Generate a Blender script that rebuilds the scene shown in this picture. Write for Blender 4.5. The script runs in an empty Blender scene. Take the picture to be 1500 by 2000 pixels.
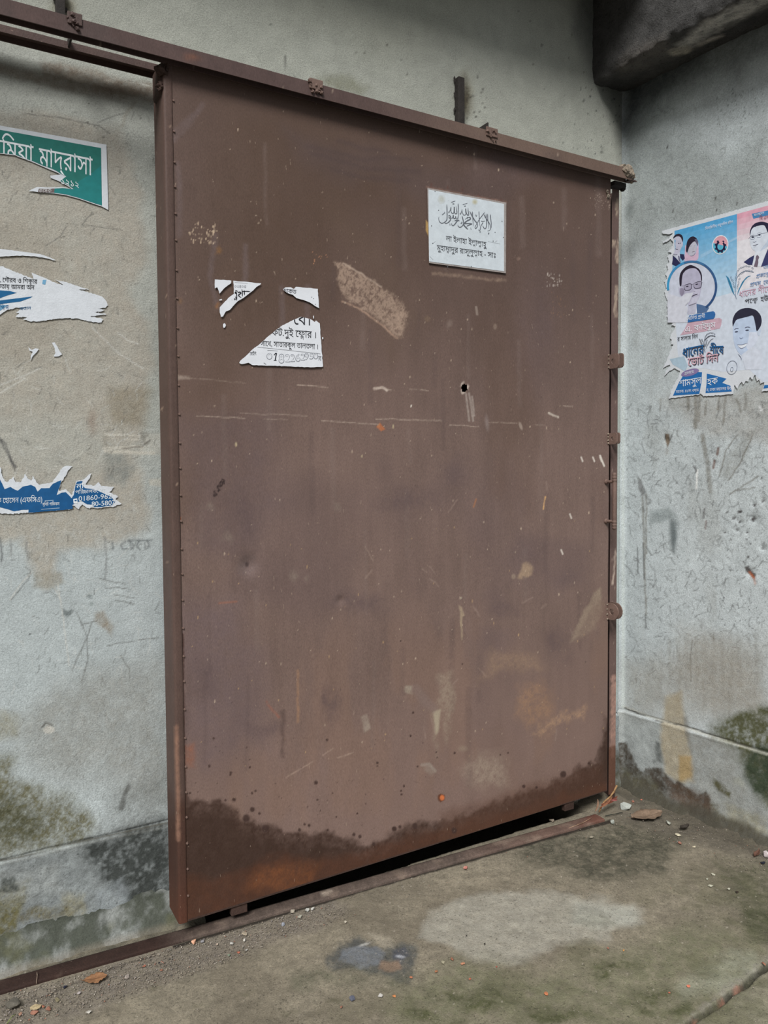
import bpy, bmesh, math, random
import numpy as np
from mathutils import Vector, Matrix
from mathutils.geometry import tessellate_polygon, delaunay_2d_cdt

C = bpy.context.scene.collection
SC = bpy.context.scene

# ------------------------------------------------------------------ camera
FPX = 1500.0                       # focal length in pixels of the 1500 x 2000 frame
YAW, PITCH, ROLL = math.radians(29.72), math.radians(2.498), math.radians(-0.3987)
CAM = np.array([0.0, -2.62, 1.5])
_f = np.array([math.sin(YAW) * math.cos(PITCH), math.cos(YAW) * math.cos(PITCH), -math.sin(PITCH)])
_r = np.array([math.cos(YAW), -math.sin(YAW), 0.0])
_u = np.cross(_r, _f)
CR = math.cos(ROLL) * _r + math.sin(ROLL) * _u
CU = -math.sin(ROLL) * _r + math.cos(ROLL) * _u
CF = _f
cam_data = bpy.data.cameras.new('camera')
cam_data.sensor_fit = 'VERTICAL'
cam_data.sensor_height = 36.0
cam_data.lens = FPX / 2000.0 * 36.0
cam_data.clip_start = 0.05
cam = bpy.data.objects.new('camera', cam_data)
C.objects.link(cam)
m = Matrix.Identity(4)
for i in range(3):
    m[i][0], m[i][1], m[i][2], m[i][3] = CR[i], CU[i], -CF[i], CAM[i]
cam.matrix_world = m
SC.camera = cam

# ------------------------------------------------------------------ light
SC.view_settings.view_transform = 'Standard'
SC.view_settings.look = 'None'
SC.view_settings.gamma = 1.0
SC.view_settings.use_curve_mapping = False
SC.view_settings.exposure = 0.24
world = bpy.data.worlds.new('overcast_sky')
SC.world = world
world.use_nodes = True
wn_, wl_ = world.node_tree.nodes, world.node_tree.links
bg = wn_['Background']
# a narrow lane under cloud: bright overhead, dim towards the house fronts at the horizon
w_tc = wn_.new('ShaderNodeTexCoord'); w_xyz = wn_.new('ShaderNodeSeparateXYZ'); w_ramp = wn_.new('ShaderNodeValToRGB')
wl_.new(w_tc.outputs['Generated'], w_xyz.inputs[0]); wl_.new(w_xyz.outputs['Z'], w_ramp.inputs[0]); wl_.new(w_ramp.outputs[0], bg.inputs[0])
w_ramp.color_ramp.elements[0].position = 0.0; w_ramp.color_ramp.elements[0].color = (0.10, 0.10, 0.10, 1)
w_ramp.color_ramp.elements[1].position = 0.75; w_ramp.color_ramp.elements[1].color = (0.96, 0.985, 1.0, 1)
w_e = w_ramp.color_ramp.elements.new(0.25); w_e.color = (0.42, 0.43, 0.44, 1)
bg.inputs[1].default_value = 0.80
sun_data = bpy.data.lights.new('overcast_sun', 'SUN')
sun_data.energy = 3.3
sun_data.angle = math.radians(20)
sun_data.color = (1.0, 0.985, 0.96)
sun = bpy.data.objects.new('overcast_sun', sun_data)
C.objects.link(sun)
sun.rotation_euler = Vector((0.55, 0.64, -0.84)).to_track_quat('-Z', 'Y').to_euler()
sun.location = (-1.5, -3.5, 5)

# ------------------------------------------------------------------ measuring helpers (a photo point -> the point on a real surface)
WALL_Y, GATE_Y = 0.0, -0.17
RX0, RS = 2.806, -0.11             # right wall: X = RX0 + RS * Y

def rays(p):
    p = np.atleast_2d(np.asarray(p, float))
    return CF + CR * ((p[:, :1] - 750) / FPX) - CU * ((p[:, 1:2] - 1000) / FPX)

def on_y(p, y):
    d = rays(p); return CAM + d * ((y - CAM[1]) / d[:, 1:2])

def on_z(p, z=0.0):
    d = rays(p); return CAM + d * ((z - CAM[2]) / d[:, 2:3])

def on_r(p, off=0.0):
    d = rays(p); x0 = RX0 - off
    t = (x0 + RS * CAM[1]) / (d[:, 0:1] - RS * d[:, 1:2]); return CAM + d * t

def on_x(p, x):
    d = rays(p); return CAM + d * ((x - CAM[0]) / d[:, 0:1])

def project(P):
    d = np.asarray(P, float) - CAM
    w = d @ CF
    w = np.where(np.abs(w) < 1e-3, 1e-3, w)
    x = 750 + FPX * (d @ CR) / w; y = 1000 - FPX * (d @ CU) / w
    bad = w < 0.2
    return np.where(bad, -9e3, x), np.where(bad, 9e3, y)

S_WALL = lambda p, off=0.0: on_y(p, WALL_Y - off)
S_GATE = lambda p, off=0.0: on_y(p, GATE_Y - off)
S_RIGHT = lambda p, off=0.0: on_r(p, off)
S_FLOOR = lambda p, off=0.0: on_z(p, off)

# ------------------------------------------------------------------ colour and noise helpers
def lin(c):
    c = np.asarray(c, float) / 255.0
    return np.where(c <= 0.04045, c / 12.92, ((c + 0.055) / 1.055) ** 2.4)

_tabs = {}
def vnoise(u, v, seed):
    if seed not in _tabs:
        _tabs[seed] = np.random.RandomState(seed).rand(256, 256)
    t = _tabs[seed]
    iu, iv = np.floor(u).astype(int), np.floor(v).astype(int)
    fu, fv = u - iu, v - iv
    fu = fu * fu * (3 - 2 * fu); fv = fv * fv * (3 - 2 * fv)
    a, b, c, d = iu & 255, iv & 255, (iu + 1) & 255, (iv + 1) & 255
    return (t[a, b] * (1 - fu) + t[c, b] * fu) * (1 - fv) + (t[a, d] * (1 - fu) + t[c, d] * fu) * fv

def fbm(u, v, scale, octv=4, seed=1, su=1.0, sv=1.0):
    s, amp, tot = 0.0, 1.0, 0.0
    for k in range(octv):
        f = scale * 2 ** k
        s = s + amp * vnoise(u * f * su + 17.3 * k, v * f * sv + 5.1 * k, seed + k * 31)
        tot += amp; amp *= 0.55
    return s / tot

def sstep(x, a, b):
    t = np.clip((x - a) / (b - a + 1e-9), 0, 1); return t * t * (3 - 2 * t)

class Paint:
    """Colours of a weathered surface, one per vertex of its grid."""
    def __init__(s, P, u, v, base):
        s.P, s.u, s.v = P, u, v
        s.px, s.py = project(P)
        s.col = np.tile(lin(base), (len(u), 1))
    def mix(s, mask, rgb, idx=None):
        mask = np.clip(mask, 0, 1)[:, None]
        if idx is None: s.col = s.col * (1 - mask) + lin(rgb) * mask
        else: s.col[idx] = s.col[idx] * (1 - mask) + lin(rgb) * mask
    def scale(s, f): s.col = s.col * np.asarray(f)[:, None]
    def n(s, scale, octv=4, seed=1, su=1.0, sv=1.0): return fbm(s.u, s.v, scale, octv, seed, su, sv)
    def _near(s, x0, y0, x1, y1, pad):
        return np.nonzero((s.px > x0 - pad) & (s.px < x1 + pad) & (s.py > y0 - pad) & (s.py < y1 + pad))[0]
    def _warp(s, i, warp, scale, seed):
        if not warp: return s.px[i], s.py[i]
        return (s.px[i] + warp * 2 * (fbm(s.u[i], s.v[i], scale, 4, seed) - .5),
                s.py[i] + warp * 2 * (fbm(s.u[i], s.v[i], scale, 4, seed + 7) - .5))
    def _break(s, i, m, grain, gs, seed):
        if grain:
            g = .5 * fbm(s.u[i], s.v[i], gs * .7, 3, seed + 3) + .5 * fbm(s.u[i], s.v[i], gs * 2.2, 3, seed + 9)
            m = m * np.clip(1 + grain * 4 * (g - .5), 0, 1.6)
        return m
    def blob(s, cx, cy, rx, ry, rgb, a=1.0, rot=0.0, soft=.6, warp=0, ws=14, grain=0, gs=60, seed=5):
        r = max(rx, ry)
        i = s._near(cx - r, cy - r, cx + r, cy + r, warp + 3)
        if not len(i): return
        x, y = s._warp(i, warp, ws, seed)
        c, sn = math.cos(math.radians(rot)), math.sin(math.radians(rot))
        dx, dy = x - cx, y - cy
        q = np.hypot((dx * c + dy * sn) / rx, (-dx * sn + dy * c) / ry)
        s.mix(s._break(i, a * (1 - sstep(q, 1 - soft, 1)), grain, gs, seed), rgb, i)
    def poly(s, pts, rgb, a=1.0, soft=4, warp=0, ws=14, grain=0, gs=60, seed=5):
        pts = np.asarray(pts, float)
        i = s._near(*pts.min(0), *pts.max(0), soft + warp)
        if not len(i): return
        x, y = s._warp(i, warp, ws, seed)
        d = np.full(len(i), 1e9); ins = np.zeros(len(i), bool)
        for k in range(len(pts)):
            (ax, ay), (bx, by) = pts[k], pts[(k + 1) % len(pts)]
            ex, ey = bx - ax, by - ay
            t = np.clip(((x - ax) * ex + (y - ay) * ey) / (ex * ex + ey * ey + 1e-9), 0, 1)
            d = np.minimum(d, np.hypot(x - ax - t * ex, y - ay - t * ey))
            cr = (ay > y) != (by > y)
            ins ^= cr & (x < ex * (y - ay) / (ey if abs(ey) > 1e-9 else 1e-9) + ax)
        sd = np.where(ins, -d, d)
        s.mix(s._break(i, a * (1 - sstep(sd, -soft, soft)), grain, gs, seed), rgb, i)
    def line(s, pts, w, rgb, a=1.0, soft=1.2, warp=0, ws=30, grain=0, gs=60, seed=5):
        pts = np.asarray(pts, float)
        i = s._near(*pts.min(0), *pts.max(0), w + soft + warp)
        if not len(i): return
        x, y = s._warp(i, warp, ws, seed)
        d = np.full(len(i), 1e9)
        for k in range(len(pts) - 1):
            (ax, ay), (bx, by) = pts[k], pts[k + 1]
            ex, ey = bx - ax, by - ay
            t = np.clip(((x - ax) * ex + (y - ay) * ey) / (ex * ex + ey * ey + 1e-9), 0, 1)
            d = np.minimum(d, np.hypot(x - ax - t * ex, y - ay - t * ey))
        s.mix(s._break(i, a * (1 - sstep(d, w / 2 - soft / 2, w / 2 + soft)), grain, gs, seed), rgb, i)
    def hairs(s, n, box, rgb, a=.6, w=1.4, seed=1, l0=4, l1=18):
        rr = random.Random(seed)
        for k in range(n):
            x, y, an, L = rr.uniform(box[0], box[2]), rr.uniform(box[1], box[3]), rr.gauss(1.4, .9), rr.uniform(l0, l1)
            b_ = an + rr.uniform(-.6, .6); x1, y1 = x + L * .5 * math.cos(an), y + L * .5 * math.sin(an)
            s.line([(x, y), (x1, y1), (x1 + L * .5 * math.cos(b_), y1 + L * .5 * math.sin(b_))], w, rgb, a * rr.uniform(.35, 1), 1.2)
    def spots(s, n, box, r0, r1, rgb, a=1.0, seed=1, asp=1.0, aspr=0.3):
        rr = random.Random(seed)
        for k in range(n):
            r = r0 + (r1 - r0) * rr.random() ** 2.5
            s.blob(rr.uniform(box[0], box[2]), rr.uniform(box[1], box[3]), r, r * asp * rr.uniform(1 - aspr, 1 + aspr), rgb, a * rr.uniform(.5, 1), soft=.5)

# ------------------------------------------------------------------ object helpers
def link(name, me, mat=None, parent=None):
    o = bpy.data.objects.new(name, me)
    C.objects.link(o)
    if mat is not None and me is not None:
        for mm in (mat if isinstance(mat, (list, tuple)) else [mat]): me.materials.append(mm)
    if parent is not None:
        o.parent = parent
        o.matrix_parent_inverse = Matrix.Translation(-parent.location)
    return o

def tag(o, label, cat, group=None, kind=None):
    o['label'] = label; o['category'] = cat
    if group: o['group'] = group
    if kind: o['kind'] = kind
    return o

def structure(o):
    o['kind'] = 'structure'; return o

def thing(name, label, cat, loc=(0, 0, 0), group=None):
    o = bpy.data.objects.new(name, None); C.objects.link(o)
    o.empty_display_size = 0.1; o.location = loc
    return tag(o, label, cat, group)

def grid_mesh(name, P, nu, nv, col=None, keep=None, smooth=True):
    """P: (nu*nv,3) points, u-major. keep: bool per cell (nu-1, nv-1)."""
    iu, iv = np.meshgrid(np.arange(nu - 1), np.arange(nv - 1), indexing='ij')
    a = (iu * nv + iv); q = np.stack([a, a + nv, a + nv + 1, a + 1], -1)
    q = q[keep] if keep is not None else q.reshape(-1, 4)
    used = np.zeros(len(P), bool); used[q.ravel()] = True
    remap = np.cumsum(used) - 1
    q = remap[q]; P = P[used]
    me = bpy.data.meshes.new(name)
    me.vertices.add(len(P)); me.vertices.foreach_set('co', P.astype(np.float32).ravel())
    me.loops.add(q.size); me.loops.foreach_set('vertex_index', q.astype(np.int32).ravel())
    me.polygons.add(len(q)); me.polygons.foreach_set('loop_start', np.arange(0, q.size, 4, dtype=np.int32))
    me.polygons.foreach_set('loop_total', np.full(len(q), 4, np.int32))
    me.polygons.foreach_set('use_smooth', np.full(len(q), smooth))
    me.update(calc_edges=True)
    if col is not None:
        at = me.color_attributes.new('Col', 'FLOAT_COLOR', 'POINT')
        c4 = np.ones((len(P), 4), np.float32); c4[:, :3] = col[used]
        at.data.foreach_set('color', c4.ravel())
    return me

class MB:
    """Collects bevelled boxes, tubes and turned shapes into one mesh."""
    def __init__(s): s.bm = bmesh.new()
    def box(s, x0, x1, y0, y1, z0, z1, bev=0.0):
        r = bmesh.ops.create_cube(s.bm, size=1)
        vs = r['verts']
        for v in vs:
            v.co = Vector(((x0 + x1) / 2 + v.co.x * (x1 - x0), (y0 + y1) / 2 + v.co.y * (y1 - y0), (z0 + z1) / 2 + v.co.z * (z1 - z0)))
        if bev:
            es = list({e for v in vs for e in v.link_edges})
            bmesh.ops.bevel(s.bm, geom=es, offset=bev, segments=2, affect='EDGES', profile=.5)
        return s
    def tube(s, p0, p1, r0, r1=None, n=14):
        p0, p1 = Vector(p0), Vector(p1); r1 = r0 if r1 is None else r1
        d = (p1 - p0); q = d.to_track_quat('Z', 'Y').to_matrix().to_4x4()
        bmesh.ops.create_cone(s.bm, cap_ends=True, segments=n, radius1=r0, radius2=r1, depth=d.length, matrix=Matrix.Translation((p0 + p1) / 2) @ q)
        return s
    def lathe(s, base, prof, n=16):
        rings = []
        for z, r in prof:
            rings.append([s.bm.verts.new((base[0] + r * math.cos(2 * math.pi * k / n), base[1] + r * math.sin(2 * math.pi * k / n), base[2] + z)) for k in range(n)])
        for a, b in zip(rings, rings[1:]):
            for k in range(n): s.bm.faces.new((a[k], a[(k + 1) % n], b[(k + 1) % n], b[k]))
        s.bm.faces.new(rings[0][::-1]); s.bm.faces.new(rings[-1]); return s
    def lump(s, c, r, seed, sub=2, rough=.35, scl=(1, 1, 1)):
        rr = random.Random(seed)
        res = bmesh.ops.create_icosphere(s.bm, subdivisions=sub, radius=1)
        ph = [rr.uniform(0, 6.28) for _ in range(9)]
        for v in res['verts']:
            n = v.co.normalized()
            k = 1 + rough * (.5 * math.sin(3.1 * n.x + ph[0]) * math.cos(2.7 * n.y + ph[1]) + .35 * math.sin(5.3 * n.z + ph[2] + 2 * n.x) + .3 * math.sin(8 * n.x + 7 * n.y + ph[3])) + rough * .25 * rr.uniform(-1, 1)
            v.co = Vector(c) + Vector((n.x * k * r * scl[0], n.y * k * r * scl[1], n.z * k * r * scl[2]))
        return s
    def build(s, name, mat, parent=None, smooth=False):
        bmesh.ops.recalc_face_normals(s.bm, faces=s.bm.faces[:])
        me = bpy.data.meshes.new(name); s.bm.to_mesh(me); s.bm.free()
        if smooth:
            for p in me.polygons: p.use_smooth = True
        return link(name, me, mat, parent)

# ------------------------------------------------------------------ materials
def new_mat(name):
    mt = bpy.data.materials.new(name); mt.use_nodes = True
    return mt, mt.node_tree, mt.node_tree.nodes['Principled BSDF']

def weathered(name, base=None, rough=.85, spec=.25, fine=180., fine_amt=.22, coarse=9., coarse_amt=.12,
              pores=0., pore_scale=140., flecks=0., fleck_rgb=(200, 185, 165), fleck_scale=120., bump=.3, bump_scale=90., bump_dist=.004, stretch=(1, 1, 1), rough_var=.1):
    """Procedural surface: grid colours (or one base colour) broken up by noise, dark pores, light flecks and bump."""
    mt, nt, bs = new_mat(name)
    N, L = nt.nodes, nt.links
    tc = N.new('ShaderNodeTexCoord'); mp = N.new('ShaderNodeMapping'); mp.inputs['Scale'].default_value = stretch
    L.new(tc.outputs['Object'], mp.inputs['Vector'])
    def noise(scale, det=4, ro=.6):
        n = N.new('ShaderNodeTexNoise'); n.inputs['Scale'].default_value = scale; n.inputs['Detail'].default_value = det; n.inputs['Roughness'].default_value = ro
        L.new(mp.outputs[0], n.inputs['Vector']); return n.outputs['Fac']
    def ramp(sock, a, b, lo, hi):
        r = N.new('ShaderNodeMapRange'); r.inputs[1].default_value = a; r.inputs[2].default_value = b
        r.inputs[3].default_value = lo; r.inputs[4].default_value = hi; L.new(sock, r.inputs[0]); return r.outputs[0]
    if base is None:
        at = N.new('ShaderNodeAttribute'); at.attribute_name = 'Col'; col = at.outputs['Color']
    else:
        rg = N.new('ShaderNodeRGB'); rg.outputs[0].default_value = (*lin(base), 1); col = rg.outputs[0]
    def mult(col, fac):
        v = N.new('ShaderNodeVectorMath'); v.operation = 'SCALE'; L.new(col, v.inputs[0]); L.new(fac, v.inputs['Scale']); return v.outputs[0]
    fn = noise(fine, 5, .7); cn = noise(coarse, 4)
    col = mult(col, ramp(fn, .25, .75, 1 - fine_amt, 1 + fine_amt))
    col = mult(col, ramp(cn, .3, .7, 1 - coarse_amt, 1 + coarse_amt))
    if pores:
        pn = noise(pore_scale, 3, .5); col = mult(col, ramp(pn, .30, .40, 1 - pores, 1))
    if flecks:
        fk = noise(fleck_scale, 2, .5)
        mx = N.new('ShaderNodeMix'); mx.data_type = 'RGBA'
        L.new(ramp(fk, .72, .76, 0, flecks), mx.inputs[0]); L.new(col, mx.inputs[6]); mx.inputs[7].default_value = (*lin(fleck_rgb), 1); col = mx.outputs[2]
    L.new(col, bs.inputs['Base Color'])
    L.new(ramp(cn, .3, .7, rough - rough_var, rough + rough_var), bs.inputs['Roughness'])
    bs.inputs['Specular IOR Level'].default_value = spec
    if bump:
        b = N.new('ShaderNodeBump'); b.inputs['Strength'].default_value = bump; b.inputs['Distance'].default_value = bump_dist
        ad = N.new('ShaderNodeMath'); ad.operation = 'ADD'; L.new(noise(bump_scale, 6, .7), ad.inputs[0]); L.new(fn, ad.inputs[1])
        L.new(ad.outputs[0], b.inputs['Height']); L.new(b.outputs[0], bs.inputs['Normal'])
    return mt

_flat = {}
def ink(rgb, rough=.55):
    k = (tuple(rgb), rough)
    if k not in _flat:
        mt, nt, bs = new_mat('ink_%d_%d_%d' % tuple(rgb))
        N, L = nt.nodes, nt.links
        tc = N.new('ShaderNodeTexCoord'); n = N.new('ShaderNodeTexNoise'); n.inputs['Scale'].default_value = 55; n.inputs['Detail'].default_value = 6
        L.new(tc.outputs['Object'], n.inputs['Vector'])
        r = N.new('ShaderNodeMapRange'); r.inputs[1].default_value = .3; r.inputs[2].default_value = .7; r.inputs[3].default_value = .9; r.inputs[4].default_value = 1.08
        L.new(n.outputs['Fac'], r.inputs[0])
        v = N.new('ShaderNodeVectorMath'); v.operation = 'SCALE'; v.inputs[0].default_value = tuple(lin(rgb)); L.new(r.outputs[0], v.inputs['Scale'])
        L.new(v.outputs[0], bs.inputs['Base Color']); bs.inputs['Roughness'].default_value = rough; bs.inputs['Specular IOR Level'].default_value = .25
        _flat[k] = mt
    return _flat[k]

M_WALL = weathered('plaster', fine=210, fine_amt=.30, coarse=14, coarse_amt=.08, pores=.34, pore_scale=250, bump=.5, bump_scale=70, bump_dist=.004)
M_FLOOR = weathered('cement_floor', fine=240, fine_amt=.28, coarse=18, coarse_amt=.13, pores=.45, pore_scale=130, flecks=.5, fleck_rgb=(190, 182, 168), fleck_scale=150, bump=.6, bump_scale=60, bump_dist=.008, rough=.85)
M_GATE = weathered('gate_sheet_paint', fine=240, fine_amt=.24, coarse=6, coarse_amt=.06, flecks=.35, fleck_rgb=(170, 150, 132), fleck_scale=75, bump=.12, bump_scale=160, bump_dist=.002, stretch=(1.5, 1, .55), rough=.56, spec=.2, rough_var=.08)
M_STEEL = weathered('brown_painted_steel', (82, 66, 62), fine=220, fine_amt=.22, coarse=16, coarse_amt=.18, flecks=.6, fleck_rgb=(150, 128, 115), fleck_scale=70, bump=.3, bump_scale=120, bump_dist=.003, rough=.6, spec=.25)
M_STEEL_L = weathered('dusty_brown_steel', (112, 92, 84), fine=220, fine_amt=.25, coarse=20, coarse_amt=.15, flecks=.6, fleck_rgb=(165, 145, 130), fleck_scale=60, bump=.35, bump_scale=120, bump_dist=.003, rough=.7, spec=.2)
M_SOOT = weathered('blackened_iron', (52, 48, 46), fine=200, fine_amt=.3, coarse=25, coarse_amt=.3, bump=.4, bump_scale=120, rough=.8)
M_RAIL = weathered('rusted_rail', None, fine=200, fine_amt=.4, coarse=11, coarse_amt=.25, flecks=.5, fleck_rgb=(150, 130, 116), fleck_scale=90, bump=.5, bump_scale=140, rough=.8)
M_FOOT = weathered('wet_rusted_steel', (66, 50, 44), fine=200, fine_amt=.3, coarse=20, coarse_amt=.25, bump=.4, bump_scale=120, rough=.75)
M_MORTAR = weathered('mortar', (140, 128, 114), fine=200, fine_amt=.3, coarse=40, coarse_amt=.3, bump=.6, bump_scale=120, rough=.9)
M_BEAM = weathered('sooty_concrete', None, fine=160, fine_amt=.3, coarse=14, coarse_amt=.25, pores=.4, pore_scale=80, bump=.8, bump_scale=45, bump_dist=.012)
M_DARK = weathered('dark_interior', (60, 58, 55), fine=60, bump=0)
# ================================================================== THE SETTING
def axis(*segs):
    out = []
    for a, b, st in segs:
        n = max(1, int(round((b - a) / st))); out += list(a + (b - a) * np.arange(n) / n)
    return np.array(out + [segs[-1][1]])

# ---- back wall
xs = axis((-3.0, -1.0, .15), (-1.0, 0.05, .014), (0.05, 0.75, .0036), (0.75, 2.45, .009), (2.45, 2.807, .006))
zs = axis((-.05, .45, .004), (.45, 2.95, .0042), (2.95, 3.72, .008))
U, V = [a.ravel() for a in np.meshgrid(xs, zs, indexing='ij')]
ledge_z = .322 + (U - .1) * .014 + .004 * (fbm(U, V * 0, 9, 4, 3) - .5)
dep = .0022 * (fbm(U, V, 7, 4, 11) - .5) + .0016 * (fbm(U, V, 40, 3, 12) - .5)
low = sstep(ledge_z - V, 0, .006)
dep += low * (.007 + .010 * (fbm(U, V, 9, 4, 21) - .5) + .004 * (fbm(U, V, 55, 3, 22) - .5))
dep -= .006 * np.exp(-((V - ledge_z - .002) / .003) ** 2)
dep += sstep(.07 - V, 0, .06) * .022 * (1 + .5 * (fbm(U, V, 30, 3, 5) - .5))
P = np.stack([U, -dep, V], 1)
w = Paint(P, U, V, (174, 182, 183))
w.mix(.9 * sstep(V, 1.15, 1.75), (170, 172, 164))
w.scale(1 + .22 * (w.n(2.2, 4, 41) - .5) + .14 * (w.n(11, 4, 42) - .5))
# old glue and dust: the beige field behind the torn posters
w.poly([(-300, 215), (60, 215), (230, 250), (250, 320), (270, 420), (285, 480), (262, 560), (290, 640), (292, 760), (285, 830), (262, 900), (290, 1010), (290, 1045),
        (120, 1080), (100, 1150), (40, 1060), (-300, 1060)], (166, 161, 150), .85, 14, 22, 9, .22, 40, 3)
w.poly([(-300, 420), (60, 430), (120, 500), (130, 640), (60, 700), (-300, 720)], (152, 144, 131), .4, 30, 26, 8, .2, 40, 8)
w.poly([(210, 755), (292, 760), (282, 830), (215, 830)], (132, 122, 102), .55, 14, 8, 20, .3, 50, 9)
w.poly([(-60, 820), (150, 810), (230, 890), (170, 930), (-60, 900)], (168, 170, 163), .5, 26, 18, 9, .2, 40, 12)
w.blob(180, 825, 16, 40, (128, 104, 88), .45, 8, 1, 6, 30, .4, 90, 4)
w.blob(205, 860, 12, 26, (120, 112, 98), .4, 0, 1, 5, 30, .3, 90, 4)
w.poly([(205, 890), (238, 880), (262, 915), (240, 950), (205, 940)], (118, 124, 122), .5, 10, 8, 30, .5, 70, 6)
w.poly([(290, 935), (316, 935), (316, 950), (292, 948)], (182, 180, 170), .8, 2, 2, 40)
w.poly([(282, 848), (318, 846), (318, 890), (268, 886), (275, 868)], (184, 182, 172), .6, 3, 4, 40, .2, 60)
for pts, wd in [([(205, 848), (275, 852)], 3), ([(245, 858), (275, 860)], 2.5), ([(203, 875), (280, 873)], 4), ([(205, 881), (300, 886)], 5)]:
    w.line(pts, wd, (196, 192, 180), .8, 1.5, 2, 40, .3, 60)
w.line([(240, 876), (278, 872), (292, 860)], 2.5, (104, 100, 94), .7, 1.5, 1.5, 40)
w.poly([(275, 845), (285, 843), (292, 850), (284, 856), (290, 866), (280, 870), (272, 862)], (112, 108, 100), .5, 2, 3, 60, .4)
w.hairs(420, (0, 170, 315, 1640), (92, 92, 88), .6, 1.3, 31); w.hairs(160, (0, 690, 315, 1420), (198, 200, 196), .5, 1.4, 32, 8, 34)
# dust under the guide bar; brown band paints the track's shadow on the wall
w.line([(-40, 128), (70, 150), (110, 162), (200, 178), (310, 192)], 16, (112, 97, 82), .55, 12, 8, 16, .35, 50, 3)
w.poly([(80, 118), (125, 122), (230, 150), (300, 160), (300, 188), (180, 172), (130, 160), (85, 150)], (120, 104, 88), .6, 8, 8, 18, .5, 60, 13)
w.blob(145, 150, 34, 10, (188, 182, 170), .55, 14, .9, 5, 30, .6, 80, 4)
w.blob(215, 158, 22, 5, (184, 178, 166), .6, 12, .9, 4, 30, .5, 80, 5)
w.blob(285, 166, 18, 3, (192, 192, 184), .7, 12, .9)
w.line([(262, 200), (245, 225), (240, 245)], 5, (146, 142, 130), .5, 3, 3, 30)
for x, y in [(173, 202), (172, 240), (275, 231), (202, 268), (62, 217), (5, 105)]: w.blob(x, y, 2.2, 2.6, (70, 66, 62), .7)
w.spots(60, (0, 230, 300, 560), .8, 2.2, (84, 80, 74), .7, 3)
# scratches, graffiti and cracks
for pts in [[(0, 857), (10, 866), (30, 920)], [(0, 1050), (3, 1070), (3, 1098)], [(0, 858), (22, 902), (32, 912)]]: w.line(pts, 2.6, (74, 74, 76), .65, 2, 1.5, 40, .3)
for pts in [[(20, 1170), (45, 1135), (62, 1118)], [(0, 752), (60, 728), (82, 717)], [(0, 768), (50, 738)], [(92, 1120), (105, 1145), (118, 1170)],
            [(105, 1100), (120, 1180), (135, 1300)], [(180, 640), (232, 690), (280, 720)], [(230, 650), (255, 668), (270, 672)]]:
    w.line(pts, 1.6, (196, 196, 190), .7, 1.5, 1, 40, .2)
for pts in [[(68, 720), (83, 716)], [(22, 1172), (55, 1132), (60, 1115), (50, 1108)], [(85, 1160), (100, 1155), (112, 1166)], [(160, 1215), (170, 1245), (172, 1290), (160, 1330)],
            [(195, 1130), (222, 1136), (245, 1140)], [(207, 1148), (230, 1147), (252, 1150)], [(222, 1162), (262, 1168)], [(225, 1172), (262, 1180)], [(180, 1215), (172, 1240), (140, 1310)],
            [(235, 1280), (252, 1305), (254, 1328)], [(210, 1262), (235, 1255), (310, 1245)], [(150, 1195), (160, 1220), (190, 1212)], [(190, 240), (225, 225), (240, 222)], [(46, 222), (120, 230), (190, 245), (215, 262)],
            [(30, 720), (50, 705)], [(130, 440), (118, 462), (90, 480)], [(180, 415), (160, 440), (235, 448)]]:
    w.line(pts, 1.5, (96, 96, 92), .6, 1.5, 1.5, 40, .3)
gp = (92, 96, 98)
for pts in [[(220, 1060), (221, 1072)], [(245, 1058), (236, 1064), (240, 1073), (250, 1072)], [(254, 1057), (256, 1073), (262, 1066), (255, 1058)], [(272, 1057), (266, 1066), (274, 1074)],
            [(281, 1056), (289, 1057), (291, 1068), (284, 1072), (282, 1060)], [(250, 1056), (296, 1055)]]: w.line(pts, 2.4, gp, .6, 2, 1, 60, .4, 80)
for pts in [[(52, 1058), (50, 1076), (58, 1082)], [(20, 1056), (22, 1084)], [(205, 1050), (208, 1085), (205, 1130)]]: w.line(pts, 2.4, (118, 120, 120), .6, 3, 2, 40, .3)
w.poly([(122, 1188), (132, 1194), (142, 1190), (138, 1202), (130, 1204), (124, 1200)], (104, 112, 112), .8, 2, 1, 60)
w.blob(175, 1165, 9, 7, (120, 128, 128), .6); w.blob(179, 1179, 5, 5, (116, 126, 124), .6); w.blob(58, 1239, 3, 3, (60, 60, 60), .8)
w.poly([(186, 1195), (202, 1192), (212, 1212), (222, 1222), (216, 1240), (200, 1225), (186, 1210)], (132, 118, 98), .6, 6, 4, 30, .4, 70)
w.poly([(70, 1120), (118, 1115), (125, 1138), (95, 1150), (65, 1148)], (142, 136, 122), .6, 6, 5, 30, .3, 60)
w.poly([(100, 1330), (330, 1290), (330, 1560), (60, 1500), (20, 1420)], (140, 139, 132), .55, 50, 30, 7, .3, 50, 33)
w.poly([(84, 1425), (92, 1416), (105, 1420), (107, 1428), (96, 1433), (88, 1432)], (188, 186, 178), .9, 2, 1.5, 60); w.line([(82, 1420), (90, 1412), (102, 1416)], 2.5, (92, 90, 84), .8)
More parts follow.
